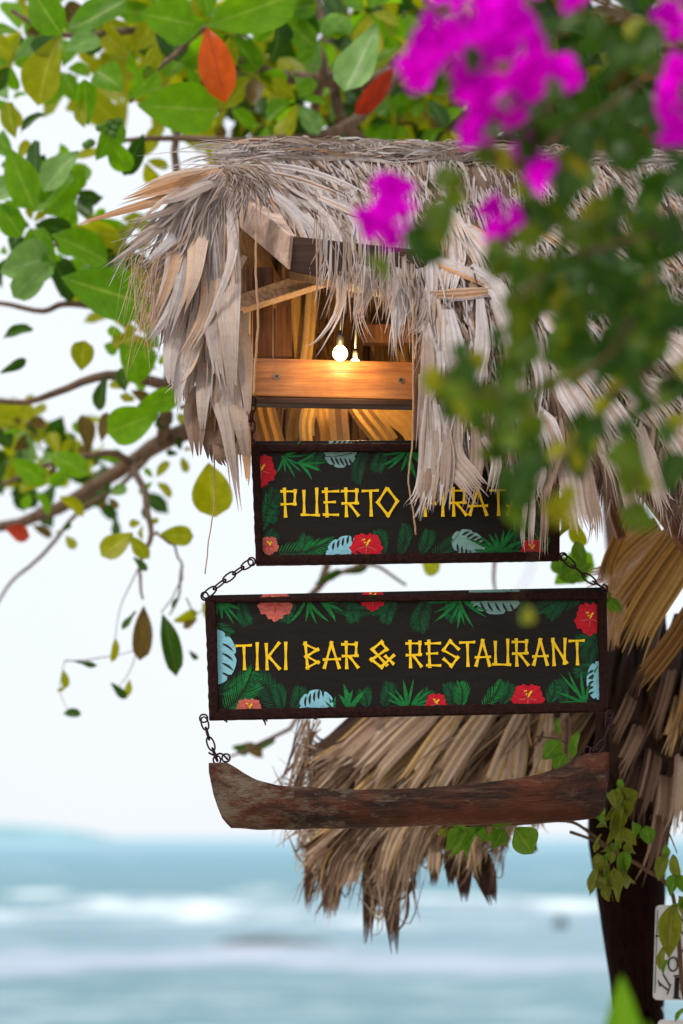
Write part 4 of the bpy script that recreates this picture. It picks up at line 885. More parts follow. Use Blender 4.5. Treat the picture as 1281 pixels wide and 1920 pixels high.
hibiscus(w1, yp, s1, 490, 882, 29, M_RED, 1.15); hibiscus(w1, yp, s1, 505, 1023, 19, M_SALMON); hibiscus(w1, yp, s1, 687, 1024, 33, M_RED, .8); hibiscus(w1, yp, s1, 800, 846, 15, M_RED); hibiscus(w1, yp, s1, 997, 1030, 22, M_RED)
for ch, a, b in (('P', 527, 556), ('U', 566, 599), ('E', 605, 635), ('R', 641, 675), ('T', 680, 709), ('O', 708, 746), ('P', 789, 818), ('I', 823, 838), ('R', 842, 877), ('A', 876, 916), ('T', 919, 948), ('A', 948, 986)):
    letter(ch, a, 916 - (a - 527) * .004, b, 969 - (a - 527) * .006, Y1 - .0024, s1)
# lower sign
OUT2 = [(384, 1121), (1138, 1106), (1141, 1334), (392, 1350)]; IN2 = [(405, 1130), (1121, 1124), (1125, 1316), (410, 1330)]
s2, w2 = sign('lower and longer black hanging sign with yellow lettering TIKI BAR & RESTAURANT above the canoe', OUT2, IN2, Y1)
fine_frond(w2, yp, s2, 422, 1332, 470, 1262, 50, M_PGREEN, 30); fine_frond(w2, yp, s2, 520, 1332, 478, 1270, 42, M_PDARK, 26)
fine_frond(w2, yp, s2, 600, 1126, 705, 1140, 26, M_PDARK, 26); fine_frond(w2, yp, s2, 800, 1122, 790, 1180, 34, M_PDARK, 22)
fine_frond(w2, yp, s2, 1090, 1122, 1010, 1148, 34, M_PDARK, 26); fine_frond(w2, yp, s2, 1130, 1180, 1105, 1240, 34, M_PDARK, 22)
fine_frond(w2, yp, s2, 865, 1326, 862, 1282, 26, M_PGREEN, 20); fine_frond(w2, yp, s2, 905, 1326, 938, 1278, 26, M_PGREEN, 20); fine_frond(w2, yp, s2, 740, 1124, 700, 1150, 24, M_PDARK, 18)
for x, y, a, l in ((450, 1126, 1.2, 44), (550, 1126, 1.9, 40), (660, 1126, 1.4, 36), (740, 1124, 1.9, 44), (840, 1122, 1.2, 40), (985, 1122, 1.6, 44), (1060, 1122, 2.2, 44), (1124, 1200, 3.0, 40), (1124, 1250, 2.8, 44), (1060, 1320, -1.9, 44), (940, 1322, -1.2, 40), (850, 1324, -1.9, 40), (720, 1326, -1.4, 44), (690, 1327, -1.9, 30),
                   (550, 1330, -1.3, 40), (530, 1330, -1.9, 44), (405, 1300, -.5, 50), (405, 1170, .6, 30), (1030, 1320, -1.3, 34), (790, 1326, -1.1, 30)):
    fine_frond(w2, yp + .0002, s2, x, y, x + math.cos(a) * l, y + math.sin(a) * l, 26, M_PDARK, 20)
broad_palm(w2, yp - .0003, s2, 410, 1122, .9, .7, 60, 6, 7); broad_palm(w2, yp - .0003, s2, 576, 1122, 1.5, .5, 62, 4, 7); broad_palm(w2, yp - .0003, s2, 600, 1128, .35, .3, 70, 3, 8)
broad_palm(w2, yp - .0003, s2, 862, 1120, 1.55, 1.3, 66, 10, 6.5); broad_palm(w2, yp - .0003, s2, 652, 1334, -1.55, .5, 52, 4, 9); broad_palm(w2, yp - .0003, s2, 767, 1330, -1.6, 1.35, 62, 10, 6.5)
broad_palm(w2, yp - .0003, s2, 1100, 1322, -2.2, .75, 80, 6, 7); broad_palm(w2, yp - .0003, s2, 630, 1332, -2.2, .6, 30, 4, 6)
monstera(w2, yp, s2, 402, 1232, 52, 42, PI / 2, M_CYAN, 4); monstera(w2, yp, s2, 594, 1326, 34, 33, -.5, M_CYAN); monstera(w2, yp, s2, 928, 1118, 50, 34, .05, M_CYAN2); monstera(w2, yp, s2, 1120, 1276, 36, 20, PI / 2, M_CYAN)
hibiscus(w2, yp, s2, 516, 1132, 34, M_SALMON); hibiscus(w2, yp, s2, 699, 1122, 25, M_RED); hibiscus(w2, yp, s2, 467, 1330, 28, M_SALMON, .8); hibiscus(w2, yp, s2, 818, 1320, 22, M_RED); hibiscus(w2, yp, s2, 990, 1308, 33, M_RED, .85); hibiscus(w2, yp, s2, 1106, 1160, 30, M_RED, 1.1)
for ch, a, b in (('T', 443, 471), ('I', 476, 489), ('K', 495, 526), ('I', 530, 542), ('B', 569, 598), ('A', 604, 639), ('R', 642, 674), ('&', 695, 739), ('R', 762, 793), ('E', 798, 826), ('S', 829, 861), ('T', 862, 890), ('A', 889, 921), ('U', 925, 957), ('R', 961, 993), ('A', 997, 1029), ('N', 1033, 1064), ('T', 1068, 1095)):
    y0 = 1206 - (a - 443) * .0145; letter(ch, a, y0, b, y0 + 50, Y1 - .0024, s2)
mb = MB()                                       # bits of dirt hanging off the frame
for x, y, d in ((425, 1350, 5), (497, 1348, 12), (592, 1346, 4), (500, 1347, 6)):
    mb.tube([W(x - 3, y, 4.99), W(x, y + d * .5, 4.985), W(x + 1, y + d, 4.985)], [.003, .002, .0012], 6)
mb.build('rust_flake', M_FRAME, s2, False, 'stuff')

# ================================================================ CANOE
CX, CY = W(765, 1520, 5.0), 5.0
canoe = thing('wooden_canoe', 'carved reddish brown wooden dugout canoe hanging below the two signs', 'canoe', W(765, 1552, 5.0))
TOP = [(392, 1430), (425, 1430), (450, 1446), (480, 1462), (520, 1474), (600, 1480), (700, 1481), (800, 1478), (900, 1470), (960, 1462), (1010, 1452), (1050, 1440), (1078, 1425), (1100, 1412), (1141, 1411)]
BOT = [(392, 1450), (397, 1480), (405, 1505), (415, 1530), (432, 1552), (480, 1555), (600, 1555), (800, 1549), (1000, 1542), (1100, 1537), (1122, 1534), (1135, 1515), (1141, 1460)]
HB_ = [(392, .010), (420, .03), (470, .05), (560, .066), (760, .072), (960, .066), (1060, .052), (1110, .034), (1141, .012)]
mb = MB(); st = 90; rows = []
for i in range(st + 1):
    u = i / st; x = 392 + 749 * (u if True else 0); top = lerp_tab(TOP, x); bot = lerp_tab(BOT, x); hb = lerp_tab(HB_, x); row = []
    zt, zb = W(x, top, 5).z, W(x, bot, 5).z; X = W(x, top, 5).x; h = zt - zb; th = min(.012, hb * .4)
    m_ = 12
    for k in range(m_ + 1):                     # outer U, near gunwale to far gunwale
        a = PI * k / m_; c_, s_ = math.cos(a), math.sin(a); e = .62
        yy = -abs(c_) ** e * (1 if c_ > 0 else -1) * hb; zz = zt - h * s_ ** .8
        row.append(Vector((X, 5.0 + yy, zz)))
    for k in range(m_ + 1):
        a = PI * (m_ - k) / m_; c_, s_ = math.cos(a), math.sin(a); yy = -abs(c_) ** .62 * (1 if c_ > 0 else -1) * (hb - th); zz = zt - max(0, h - .02) * s_ ** .8 * (1 if 425 < x < 1110 else .1)
        row.append(Vector((X, 5.0 + yy, zz)))
    row = [p + Vector((.0, 1, 1)) * .0022 * noise.noise(Vector((p.x * 22, p.y * 40, p.z * 40))) + Vector((0, 1, .6)) * .004 * noise.noise(p * 9) for p in row]
    rows.append(row)
m2 = len(rows[0])
for r in rows:
    for p in r: mb.v.append(p); mb.uv.append((0, 0)); mb.t.append(.5)
for i in range(st):
    for k in range(m2): k2 = (k + 1) % m2; mb.f.append((i * m2 + k, (i + 1) * m2 + k, (i + 1) * m2 + k2, i * m2 + k2))
mb.f.append(tuple(range(m2))); mb.f.append(tuple(st * m2 + k for k in reversed(range(m2))))
hull = mb.build('hull', M_CANOE, canoe, True)
def ring_mesh(name, L, wd, r, n=22, sides=7):
    m = MB(); pts_ = []
    for i in range(n):
        a = 2 * PI * i / n; c_, s_ = math.cos(a), math.sin(a)
        pts_.append(Vector(((abs(s_) ** .75) * (1 if s_ > 0 else -1) * wd / 2, 0, c_ * L / 2)))
    for i, p in enumerate(pts_):
        T = (pts_[(i + 1) % n] - pts_[i - 1]).normalized(); B = Vector((0, 1, 0)); A = T.cross(B)
        for q in range(sides): a = 2 * PI * q / sides; m.v.append(p + A * math.cos(a) * r + B * math.sin(a) * r); m.uv.append((0, 0)); m.t.append(.5)
    for i in range(n):
        i2 = (i + 1) % n
        for q in range(sides): q2 = (q + 1) % sides; m.f.append((i * sides + q, i * sides + q2, i2 * sides + q2, i2 * sides + q))
    me = bpy.data.meshes.new(name); me.from_pydata([tuple(p) for p in m.v], [], m.f); me.materials.append(M_CHAIN)
    me.polygons.foreach_set('use_smooth', [True] * len(me.polygons)); return me
LINK = ring_mesh('chain_link', .031, .0150, .0019); EYE = ring_mesh('eye_ring', .016, .016, .0019)
def chain(label, pts_, Y=4.985):
    P = [W(x, y, Y) for x, y in pts_]; t_ = thing('rusty_chain', label, 'chain', P[0], 'rusty chains of the hanging signs')
    tot = sum((b - a).length for a, b in zip(P, P[1:])); n = max(2, round(tot / .0245)); sp = spline(P, n * 2)
    for i in range(n):
        c = sp[2 * i + 1]; T = (sp[2 * i + 2] - sp[2 * i]).normalized(); ln = (sp[2 * i + 2] - sp[2 * i]).length
        q = T.to_track_quat('Z', 'Y').to_matrix().to_4x4(); M = Matrix.Translation(c) @ q @ Matrix.Rotation((.15 if i % 2 else PI / 2 - .25) + R(-.2, .2), 4, 'Z') @ Matrix.Diagonal((1, 1, ln / .0245, 1)).to_4x4()
        share('chain_link', LINK, t_, M)
    for p in (P[0], P[-1]): share('eye_ring', EYE, t_, Matrix.Translation(p) @ Matrix.Rotation(R(0, 1), 4, 'Z'))
    return t_
chain('short rusty chain slanting from upper sign to left corner of lower sign', [(472, 1053), (430, 1082), (384, 1118)])
chain('short rusty chain slanting from upper sign to right corner of lower sign', [(1056, 1044), (1095, 1078), (1134, 1104)])
ch_ = chain('rusty chain from left end of lower sign down to the canoe', [(382, 1347), (392, 1385), (407, 1425)])
share('eye_ring', EYE, ch_, Matrix.Translation(W(424, 1421, 4.985)))
mb = MB(); mb.tube(spline([W(391, 1411, 4.98), W(402, 1416, 4.98), (W(415, 1413, 4.98)), W(428, 1425, 4.98)], 10), .0022, 6); mb.build('wire_hook', M_CHAIN, ch_, True)
ch_ = chain('rusty chain from right end of lower sign down to the canoe', [(1143, 1340), (1138, 1372), (1124, 1402), (1112, 1410)])
share('eye_ring', EYE, ch_, Matrix.Translation(W(1102, 1408, 4.985)))
chain('rusty chain from the dark rail to the top left corner of the upper sign', [(474, 752), (472, 790), (472, 830)])
chain('rusty chain behind the thatch holding up the right end of the upper sign', [(1040, 700), (1041, 770), (1042, 828)])

# ================================================================ WHITE ENAMEL NOTICES ON THE POST
def rounded(x0, y0, x1, y1, r, n=5):
    P = []
    for cx, cy, a0 in ((x1 - r, y0 + r, -PI / 2), (x1 - r, y1 - r, 0), (x0 + r, y1 - r, PI / 2), (x0 + r, y0 + r, PI)):
        for i in range(n + 1): a = a0 + PI / 2 * i / n; P.append((cx + math.cos(a) * r, cy + math.sin(a) * r))
    return P
nt1 = thing('enamel_notice', 'white rounded notice with hand drawn black P at the lower right edge beside the post', 'sign', W(1290, 1876, 5.5), 'white notices by the post')
mb = MB(); P = [(x - (y - 1700) * .03 + 5, y) for x, y in rounded(1225, 1697, 1400, 1875, 9)]
prism(mb, [W(x, y, 5.5) for x, y in P], [W(x, y, 5.5) + Vector((0, .006, 0)) for x, y in P]); mb.build('plate', M_WHITE, nt1)
def ink(parent, segs, name='ink_line', Y=5.498):
    m = MB()
    for i, (x0, y0, x1, y1, w) in enumerate(segs):
        L = math.hypot(x1 - x0, y1 - y0); nx_, ny_ = -(y1 - y0) / L * w / 2, (x1 - x0) / L * w / 2; y = Y - i * .0001
        m.add([W(x0 + nx_, y0 + ny_, y), W(x1 + nx_, y1 + ny_, y), W(x1 - nx_, y1 - ny_, y), W(x0 - nx_, y0 - ny_, y)], [(0, 1, 2, 3)])
    return m.build(name, M_INK, parent)
ink(nt1, [(1233, 1706, 1228, 1862, 1.5), (1229, 1755, 1236, 1755, 3)], 'border_line')
ink(nt1, [(1236, 1730, 1248, 1712, 5), (1266, 1725, 1281, 1752, 3), (1278, 1722, 1296, 1750, 3), (1266, 1725, 1281, 1718, 2)], 'letter')
ink(nt1, [(1236, 1843, 1254, 1858, 3), (1243, 1826, 1256, 1848, 3), (1234, 1838, 1238, 1850, 2.5), (1251, 1865, 1258, 1845, 2.5)], 'letter')
o_seg = [(1262 + 9 * math.cos(a), 1808 + 13 * math.sin(a), 1262 + 9 * math.cos(a + .5), 1808 + 13 * math.sin(a + .5), 3.2) for a in [i * .5 for i in range(13)]]
ink(nt1, o_seg + [(1270, 1798, 1300, 1752, 2.5)], 'letter')
ink(nt1, [(1270, 1832, 1268, 1870, 9), (1263, 1830, 1280, 1829, 3), (1262, 1871, 1276, 1872, 3), (1278, 1829, 1290, 1836, 4), (1290, 1836, 1290, 1848, 5), (1290, 1848, 1274, 1854, 3)], 'letter')
nt2 = thing('enamel_notice', 'second white notice with only its rounded top showing at the bottom right corner', 'sign', W(1290, 2090, 5.5), 'white notices by the post')
mb = MB(); P = rounded(1234, 1912, 1400, 2090, 9); prism(mb, [W(x, y, 5.5) for x, y in P], [W(x, y, 5.5) + Vector((0, .006, 0)) for x, y in P]); mb.build('plate', M_WHITE, nt2)
nb = W(1330, 1600, 5.52); npost = thing('notice_stake', 'thin dark wooden stake behind the white notices at the right edge', 'post', (nb.x, 5.53, GZ))
beam('stake', (nb.x, 5.53, GZ - .1), (nb.x, 5.53, W(0, 1690, 5.53).z), .05, .03, M_DARKWOOD, npost)

# ================================================================ LEAVES
def leaf_mesh(name, mats, wr=.5, peak=.6, cup=.12, bend=.2, wav=.03, n=9, pointy=.6, fold=.25, m=4):
    mb_ = MB()
    for i in range(n + 1):
        t = i / n
        if t < peak: w = math.sin(t / peak * PI / 2) ** .9
        else: w = max(0, math.cos((t - peak) / (1 - peak) * PI / 2)) ** pointy
        w = max(w, .03) * wr / 2
        for k in range(m + 1):
            u = k / m * 2 - 1; z = abs(u) * fold * w - bend * t * t + wav * math.sin(t * 9 + u * 2) * abs(u) - cup * (t * (1 - t)) * 0
            mb_.v.append(Vector((u * w, t, z))); mb_.uv.append((k / m, t)); mb_.t.append(.5)
    for i in range(n):
        for k in range(m): a = i * (m + 1) + k; mb_.f.append((a, a + 1, a + m + 2, a + m + 1))
    me_list = {}
    for key, mat in mats.items():
        me = bpy.data.meshes.new(name); me.from_pydata([tuple(p) for p in mb_.v], [], mb_.f); uvl = me.uv_layers.new(name='uv')
        li = [0] * len(me.loops); me.loops.foreach_get('vertex_index', li); fl = []
        for q in li: fl += mb_.uv[q]
        uvl.data.foreach_set('uv', fl); me.polygons.foreach_set('use_smooth', [True] * len(me.polygons)); me.materials.append(mat); me_list[key] = me
    return me_list, mb_
ALM = [leaf_mesh('leaf', M_LEAF, .60, .66, 0, b, w_, pointy=.42, fold=f)[0] for b, w_, f in ((.10, .02, .2), (.25, .03, .45), (-.12, .03, .25), (.4, .05, .7))]
def leaf_matrix(base, tip, roll):
    """leaf from base to tip, its face turned to the camera and rolled about its own length"""
    Yv = tip - base; L = Yv.length; Yv.normalize(); V = Vector((0, -1, 0)); V = V - Yv * V.dot(Yv); V = V.normalized() if V.length > 1e-3 else Vector((0, 0, 1))
    Z = Matrix.Rotation(roll, 3, Yv) @ V; X = Yv.cross(Z); M = Matrix((X, Yv, Z)).transposed().to_4x4() @ Matrix.Diagonal((L, L, L, 1)); M.translation = base; return M

# ---- sea almond tree
TB = W(1202, 1570, 7.6); TB.z = GZ - .05
tree = thing('sea_almond_tree', 'almond tree with big oval green leaves and one orange leaf behind the hut', 'tree', TB)
YT = 6.3
mb = MB(); mb.tube(spline([TB, W(1200, 1500, 7.6), W(1170, 1000, 7.5), W(1120, 700, 7.4), W(1050, 400, 7.3), W(1000, 100, 7.2), W(960, -300, 7.1)], 28), [.074 - .04 * i / 28 for i in range(29)], 12); mb.build('trunk', M_BARK, tree, True)
def limb(P, r0, r1, name='branch', parent=None, mat=None, n=18):
    m = MB(); pts_ = spline([W(*p) for p in P], n); pts_ = [p + Vector((noise.noise(p * 9), noise.noise(p * 9 + Vector((7, 0, 0))), noise.noise(p * 9 + Vector((0, 7, 0))))) * .012 for p in pts_]
    m.tube(pts_, [r0 + (r1 - r0) * i / n for i in range(n + 1)], 8); m.build(name, mat or M_BARK, parent or tree, True)
for P, a, b in (([(1120, 720, 7.4), (700, 740, 7.2), (430, 790, 6.9), (330, 815, 6.8), (250, 868, 7.1), (150, 930, 7.2), (60, 975, 7.3), (-60, 1000, 7.3)], .034, .015),
                ([(430, 790, 6.9), (350, 735, 6.6), (250, 706, 6.5), (160, 716, 6.5), (60, 748, 6.5), (-40, 752, 6.5)], .02, .006),
                ([(300, 830, 7.0), (240, 900, 7.0), (150, 960, 7.0), (60, 1060, 7.0), (10, 1110, 7.0), (-20, 1160, 7.0)], .009, .003),
                ([(1060, 440, 7.3), (800, 330, 7.0), (660, 250, 6.8), (620, 130, 6.8), (585, -40, 6.8)], .026, .01),
                ([(1000, 150, 7.2), (820, 100, 6.9), (720, 170, 6.7), (640, 245, 6.6), (520, 262, 6.5), (420, 262, 6.4), (260, 262, 6.4), (180, 285, 6.4)], .026, .003),
                ([(820, 100, 6.9), (700, 150, 6.8), (560, 145, 6.7), (470, 128, 6.6), (380, 55, 6.4)], .03, .008),
                ([(380, 55, 6.4), (320, 110, 6.4), (270, 150, 6.3), (240, 190, 6.3)], .009, .005),
                ([(470, 128, 6.6), (400, 110, 6.6), (300, 60, 6.6), (190, 60, 6.5), (110, 65, 6.5), (20, 20, 6.5)], .014, .006),
                ([(345, 560, 6.6), (240, 590, 6.6), (130, 565, 6.6), (80, 583, 6.6), (-30, 560, 6.6)], .012, .006), ([(300, 830, 6.8), (330, 640, 6.6), (345, 560, 6.6), (330, 300, 6.6), (345, 200, 6.6)], .018, .008),
                ([(130, 565, 6.6), (115, 530, 6.6), (70, 500, 6.6)], .006, .004), ([(250, 868, 6.8), (270, 930, 6.6), (285, 1000, 6.5), (262, 1060, 6.5), (270, 1120, 6.4)], .012, .003),
                ([(250, 868, 6.8), (200, 850, 6.7), (100, 870, 6.7), (0, 905, 6.7)], .012, .005), ([(700, 740, 7.2), (640, 900, 7.0), (600, 1100, 6.9), (500, 1180, 6.8), (560, 1335, 6.7), (480, 1402, 6.7), (430, 1420, 6.7)], .014, .003),
                ([(600, 1100, 6.9), (640, 1072, 6.8), (700, 1060, 6.8), (760, 1100, 6.8)], .008, .004), ([(930, 980, 7.0), (926, 1050, 6.9), (932, 1110, 6.9)], .008, .004), ([(820, 980, 7), (822, 1050, 7)], .006, .004),
                ([(590, 230, 6.8), (600, 120, 6.7), (560, 40, 6.7), (500, -40, 6.7)], .014, .007), ([(345, 1060, 6.6), (330, 1120, 6.5), (315, 1150, 6.5)], .004, .002), ([(120, 1240, 6.5), (200, 1230, 6.5), (262, 1210, 6.5)], .002, .001), ([(262, 1060, 6.5), (232, 1120, 6.5), (217, 1195, 6.5)], .002, .001), ([(255, 1215, 6.5), (240, 1260, 6.5), (222, 1285, 6.5)], .0015, .001), ([(345, 1120, 6.5), (365, 1150, 6.5), (390, 1130, 6.5)], .0025, .001), ([(345, 1060, 6.6), (330, 1110, 6.4), (306, 1150, 6.3)], .0025, .0015), ([(285, 1000, 6.5), (310, 1010, 6.3), (345, 1060, 6.6)], .004, .003), ([(120, 1240, 6.5), (112, 1290, 6.5), (128, 1335, 6.5)], .001, .0008)):
    limb(P, a, b)
EX = [  # base x,y  tip x,y  kind  roll  width  depth
 ((258, 198), (410, 206), 'g', .15, 1.05, 6.1), ((389, 52), (418, 176), 'o', .1, .82, 6.05), ((706, 45), (652, 180), 's', .35, .9, 6.1), ((740, 125), (672, 215), 'r', .5, .6, 6.3),
 ((110, 70), (60, 186), 'y', .3, 1.1, 6.2), ((112, 62), (70, 110), 'd', .2, 1.2, 6.25), ((125, 95), (185, 65), 's', .2, 1.2, 6.2), ((60, -20), (105, 55), 'g', .2, 1.1, 6.1), ((120, 60), (240, 10), 'g', .4, .9, 6.15),
 ((262, 25), (365, 45), 'g', .1, 1.3, 6.1), ((385, 40), (300, 60), 'g', .3, 1.2, 6.2), ((388, 48), (560, -10), 'g', .2, .9, 6.15), ((390, 35), (380, -60), 'g', .3, 1, 6.2), ((230, 170), (180, 125), 'g', .1, 1.5, 6.15),
 ((165, 235), (155, 150), 'g', .5, .8, 6.2), ((160, 240), (145, 185), 'y', .6, .8, 6.15), ((240, 185), (300, 130), 'g', .3, 1, 6.2), ((270, 150), (290, 95), 'y', .6, .8, 6.2),
 ((30, 260), (8, 190), 'y', .5, .9, 6.3), ((38, 250), (78, 205), 'd', .6, .7, 6.3), ((15, 275), (62, 395), 'g', .2, .95, 6.2), ((70, 345), (60, 260), 'd', .6, .7, 6.25), ((148, 285), (78, 345), 's', .3, 1.0, 6.15), ((60, 400), (140, 330), 'g', .4, .8, 6.2),
 ((180, 300), (230, 225), 'g', .5, .9, 6.2), ((205, 255), (240, 325), 'g', .3, 1, 6.15), ((150, 310), (85, 400), 'g', .3, 1.0, 6.2), ((270, 250), (235, 330), 'd', .6, .8, 6.2), ((0, 380), (35, 440), 'g', .2, 1.2, 6.25), ((40, 400), (5, 385), 'g', .2, 1.1, 6.25),
 ((115, 520), (275, 570), 'g', .1, .95, 6.1), ((0, 510), (100, 480), 's', .2, 1.3, 6.2), ((95, 490), (25, 555), 's', .35, .9, 6.15), ((105, 500), (60, 430), 'g', .4, 1, 6.2), ((95, 440), (205, 480), 'g', .25, 1, 6.2), ((130, 430), (230, 440), 'y', .6, .8, 6.3),
 ((152, 695), (157, 640), 'y', .2, 1.4, 6.3), ((5, 635), (58, 608), 'd', .5, .8, 6.4), ((0, 700), (48, 672), 'd', .6, .6, 6.4), ((200, 705), (180, 770), 'd', .5, .8, 6.4), ((297, 775), (200, 812), 'g', .15, 1.15, 6.2), ((262, 630), (210, 650), 'y', .4, 1, 6.3),
 ((245, 640), (260, 720), 'g', .3, 1, 6.2), ((225, 645), (270, 700), 'g', .3, 1.2, 6.25), ((255, 765), (335, 740), 'g', .3, .9, 6.3), ((235, 735), (225, 690), 'd', .4, 1, 6.3),
 ((392, 868), (402, 965), 'y', .05, 1.3, 6.0), ((300, 1002), (364, 1005), 'y', .2, 1.0, 6.3), ((250, 1000), (190, 1040), 'y', .3, 1.1, 6.35), ((245, 1005), (275, 1045), 'y', .3, .9, 6.35), ((250, 1045), (280, 1068), 'd', .5, .7, 6.35),
 ((270, 1135), (265, 1235), 'b', .3, .62, 6.4), ((305, 1150), (333, 1258), 'd', .2, .55, 6.3), ((255, 1145), (232, 1185), 'd', .5, .5, 6.4), ((322, 1142), (333, 1118), 'd', .5, .5, 6.4), ((325, 1165), (372, 1150), 'y', .4, .8, 6.5), ((370, 1160), (345, 1180), 'b', .4, .8, 6.5), ((380, 1130), (400, 1160), 'y', .3, .9, 6.5),
 ((217, 1195), (214, 1238), 'y', .5, .6, 6.4), ((140, 1240), (186, 1243), 'd', .7, .4, 6.4), ((118, 1255), (125, 1290), 'y', .4, .8, 6.5), ((125, 1285), (107, 1298), 'y', .5, .6, 6.5), ((208, 1280), (240, 1308), 'd', .4, .7, 6.5), ((243, 1273), (238, 1308), 'y', .5, .7, 6.5), ((118, 1338), (150, 1336), 'd', .3, .9, 6.5), ((355, 1220), (370, 1235), 'd', .3, .7, 6.5),
 ((90, 850), (165, 885), 'g', .3, .9, 6.6), ((165, 850), (160, 778), 'b', .5, .8, 6.6), ((190, 830), (205, 775), 'b', .5, .8, 6.6), ((20, 860), (85, 905), 'g', .3, .9, 6.6), ((130, 880), (95, 910), 'g', .3, 1, 6.5),
 ((10, 990), (60, 1005), 'r', .3, .9, 6.9), ((60, 985), (100, 1005), 'b', .3, .7, 7.3), ((110, 930), (160, 960), 'y', .5, .8, 6.7), ((435, 1400), (470, 1408), 'd', .4, .8, 6.8), ((475, 1410), (515, 1385), 'd', .5, .6, 6.8), ((450, 1395), (490, 1412), 'b', .5, .8, 6.8),
 ((790, 1045), (826, 1072), 'y', .3, 1.3, 6.6), ((1040, 1095), (1110, 1040), 'g', .2, 1.1, 6.2), ((1040, 1050), (1100, 1080), 'g', .3, 1.1, 6.2), ((640, 1075), (690, 1058), 'd', .4, .6, 6.8), ((590, 1095), (640, 1070), 'd', .6, .5, 6.8), ((1072, 960), (1090, 1030), 'y', .5, .7, 5.7),
]
cnt = 0
for (a, b, kd, ro, wd, Y) in EX:
    M = leaf_matrix(W(a[0], a[1], Y), W(b[0], b[1], Y + R(-.04, .04)), ro * random.choice((-1, 1))) @ Matrix.Diagonal((wd, 1, 1, 1)); share('leaf', ALM[cnt % 3][kd], tree, M); cnt += 1
# rosettes of leaves at the twig ends (cx, cy, leaves, length px, Y)
ROS = [(230, 640, 5, 70, 6.6), (285, 600, 5, 70, 6.6), (270, 690, 5, 60, 6.7), (330, 770, 5, 55, 6.8), (50, 780, 6, 80, 7.2), (150, 820, 5, 60, 7.1), (40, 60, 6, 90, 6.6), (180, 40, 7, 100, 6.5), (300, 20, 8, 110, 6.5), (430, 60, 8, 110, 6.5), (520, 20, 8, 110, 6.4), (600, 70, 8, 110, 6.5), (690, 20, 8, 110, 6.5), (760, 80, 7, 100, 6.6), (480, 140, 8, 100, 6.6), (560, 190, 8, 95, 6.5), (700, 130, 6, 90, 6.8),
       (350, 110, 6, 90, 6.6), (60, 330, 6, 90, 6.5), (140, 370, 6, 80, 6.5), (270, 300, 5, 70, 6.6), (90, 470, 7, 90, 6.5), (220, 470, 8, 90, 6.4), (20, 480, 4, 80, 6.6), (270, 560, 7, 80, 6.4), (300, 660, 6, 80, 6.4), (240, 730, 4, 60, 6.6),
       (40, 800, 6, 80, 7.0), (20, 850, 6, 80, 7.0), (110, 860, 5, 70, 6.9), (180, 860, 5, 60, 6.9), (60, 920, 5, 60, 6.9), (200, 930, 5, 50, 6.8), (290, 900, 4, 45, 6.8), (270, 980, 4, 45, 6.7), (340, 850, 4, 50, 6.8), (120, 1000, 3, 40, 6.8),
       (20, 120, 6, 100, 6.5), (120, 130, 5, 100, 6.7), (330, 190, 6, 90, 6.7), (100, 20, 6, 100, 6.6), (250, 90, 5, 80, 6.6), (30, 300, 5, 90, 6.4), (130, 300, 5, 80, 6.6), (160, 480, 6, 90, 6.6), (255, 520, 7, 90, 6.5), (60, 420, 6, 85, 6.5), (170, 420, 5, 80, 6.5), (640, 160, 6, 90, 6.9), (800, 180, 8, 95, 6.8), (740, 230, 7, 85, 6.9), (840, 240, 6, 80, 6.8), (870, 60, 7, 100, 6.8), (430, 200, 4, 70, 6.9), (500, 230, 5, 70, 6.9), (620, 235, 5, 60, 6.8), (20, 190, 4, 70, 6.7)]
for cx, cy, n, L, Y in ROS:
    a0 = R(0, 6)
    for i in range(n):
        a = a0 + 2 * PI * i / n + R(-.3, .3); l = L * R(.65, 1.05); f = R(.45, 1.0); yy = Y + R(-.06, .06)
        kd = random.choices(('g', 'd', 'y', 's', 'b'), (.47, .19, .24, .05, .05) if cy < 700 else (.15, .2, .35, .03, .27))[0]
        b0 = W(cx + math.cos(a) * 6, cy + math.sin(a) * 6, yy); b1 = W(cx + math.cos(a) * l * f, cy + math.sin(a) * l * f, yy + R(-1, 1) * l * S(6) * math.sqrt(1 - f * f))
        M = leaf_matrix(b0, b1, R(-.8, .8)) @ Matrix.Diagonal((R(.8, 1.1), 1, 1, 1)); share('leaf', random.choice(ALM)[kd], tree, M); cnt += 1
# more distant crown behind, read as one mass
def leaf_cloud(name, parent, mat, specs, base, wr=.5):
    m = MB()
    for cx, cy, rx, ry, n, Y0, Y1_, l0, l1 in specs:
        for i in range(n):
            a = R(0, 2 * PI); r = math.sqrt(random.random()); Y = R(Y0, Y1_); c = W(cx + math.cos(a) * rx * r, cy + math.sin(a) * ry * r, Y)
            d = Vector((R(-1, 1), R(-1, 1), R(-1, .7))).normalized() * R(l0, l1) * S(Y)
            M = leaf_matrix(c, c + d, R(-1, 1)); off = len(m.v)
            for v_, u_ in zip(base.v, base.uv): m.v.append((M @ v_)); m.uv.append(u_); m.t.append(.5)
            m.f += [tuple(off + k for k in f) for f in base.f]
    return m.build(name, mat, parent, True, 'stuff')
LOW = leaf_mesh('leaf', {'g': M_LEAF['g']}, .55, .6, n=4, m=2)[1]
leaf_cloud('far_foliage', tree, M_LEAF['y'], [(600, 120, 320, 160, 110, 7.0, 7.6, 60, 100), (200, 40, 220, 60, 22, 7, 7.4, 60, 90), (1050, 120, 300, 200, 60, 7, 8, 60, 100), (280, 100, 180, 120, 60, 6.9, 7.4, 70, 110), (230, 500, 130, 120, 26, 7, 7.4, 50, 80), (60, 850, 110, 80, 26, 7.4, 8, 50, 80)], LOW)
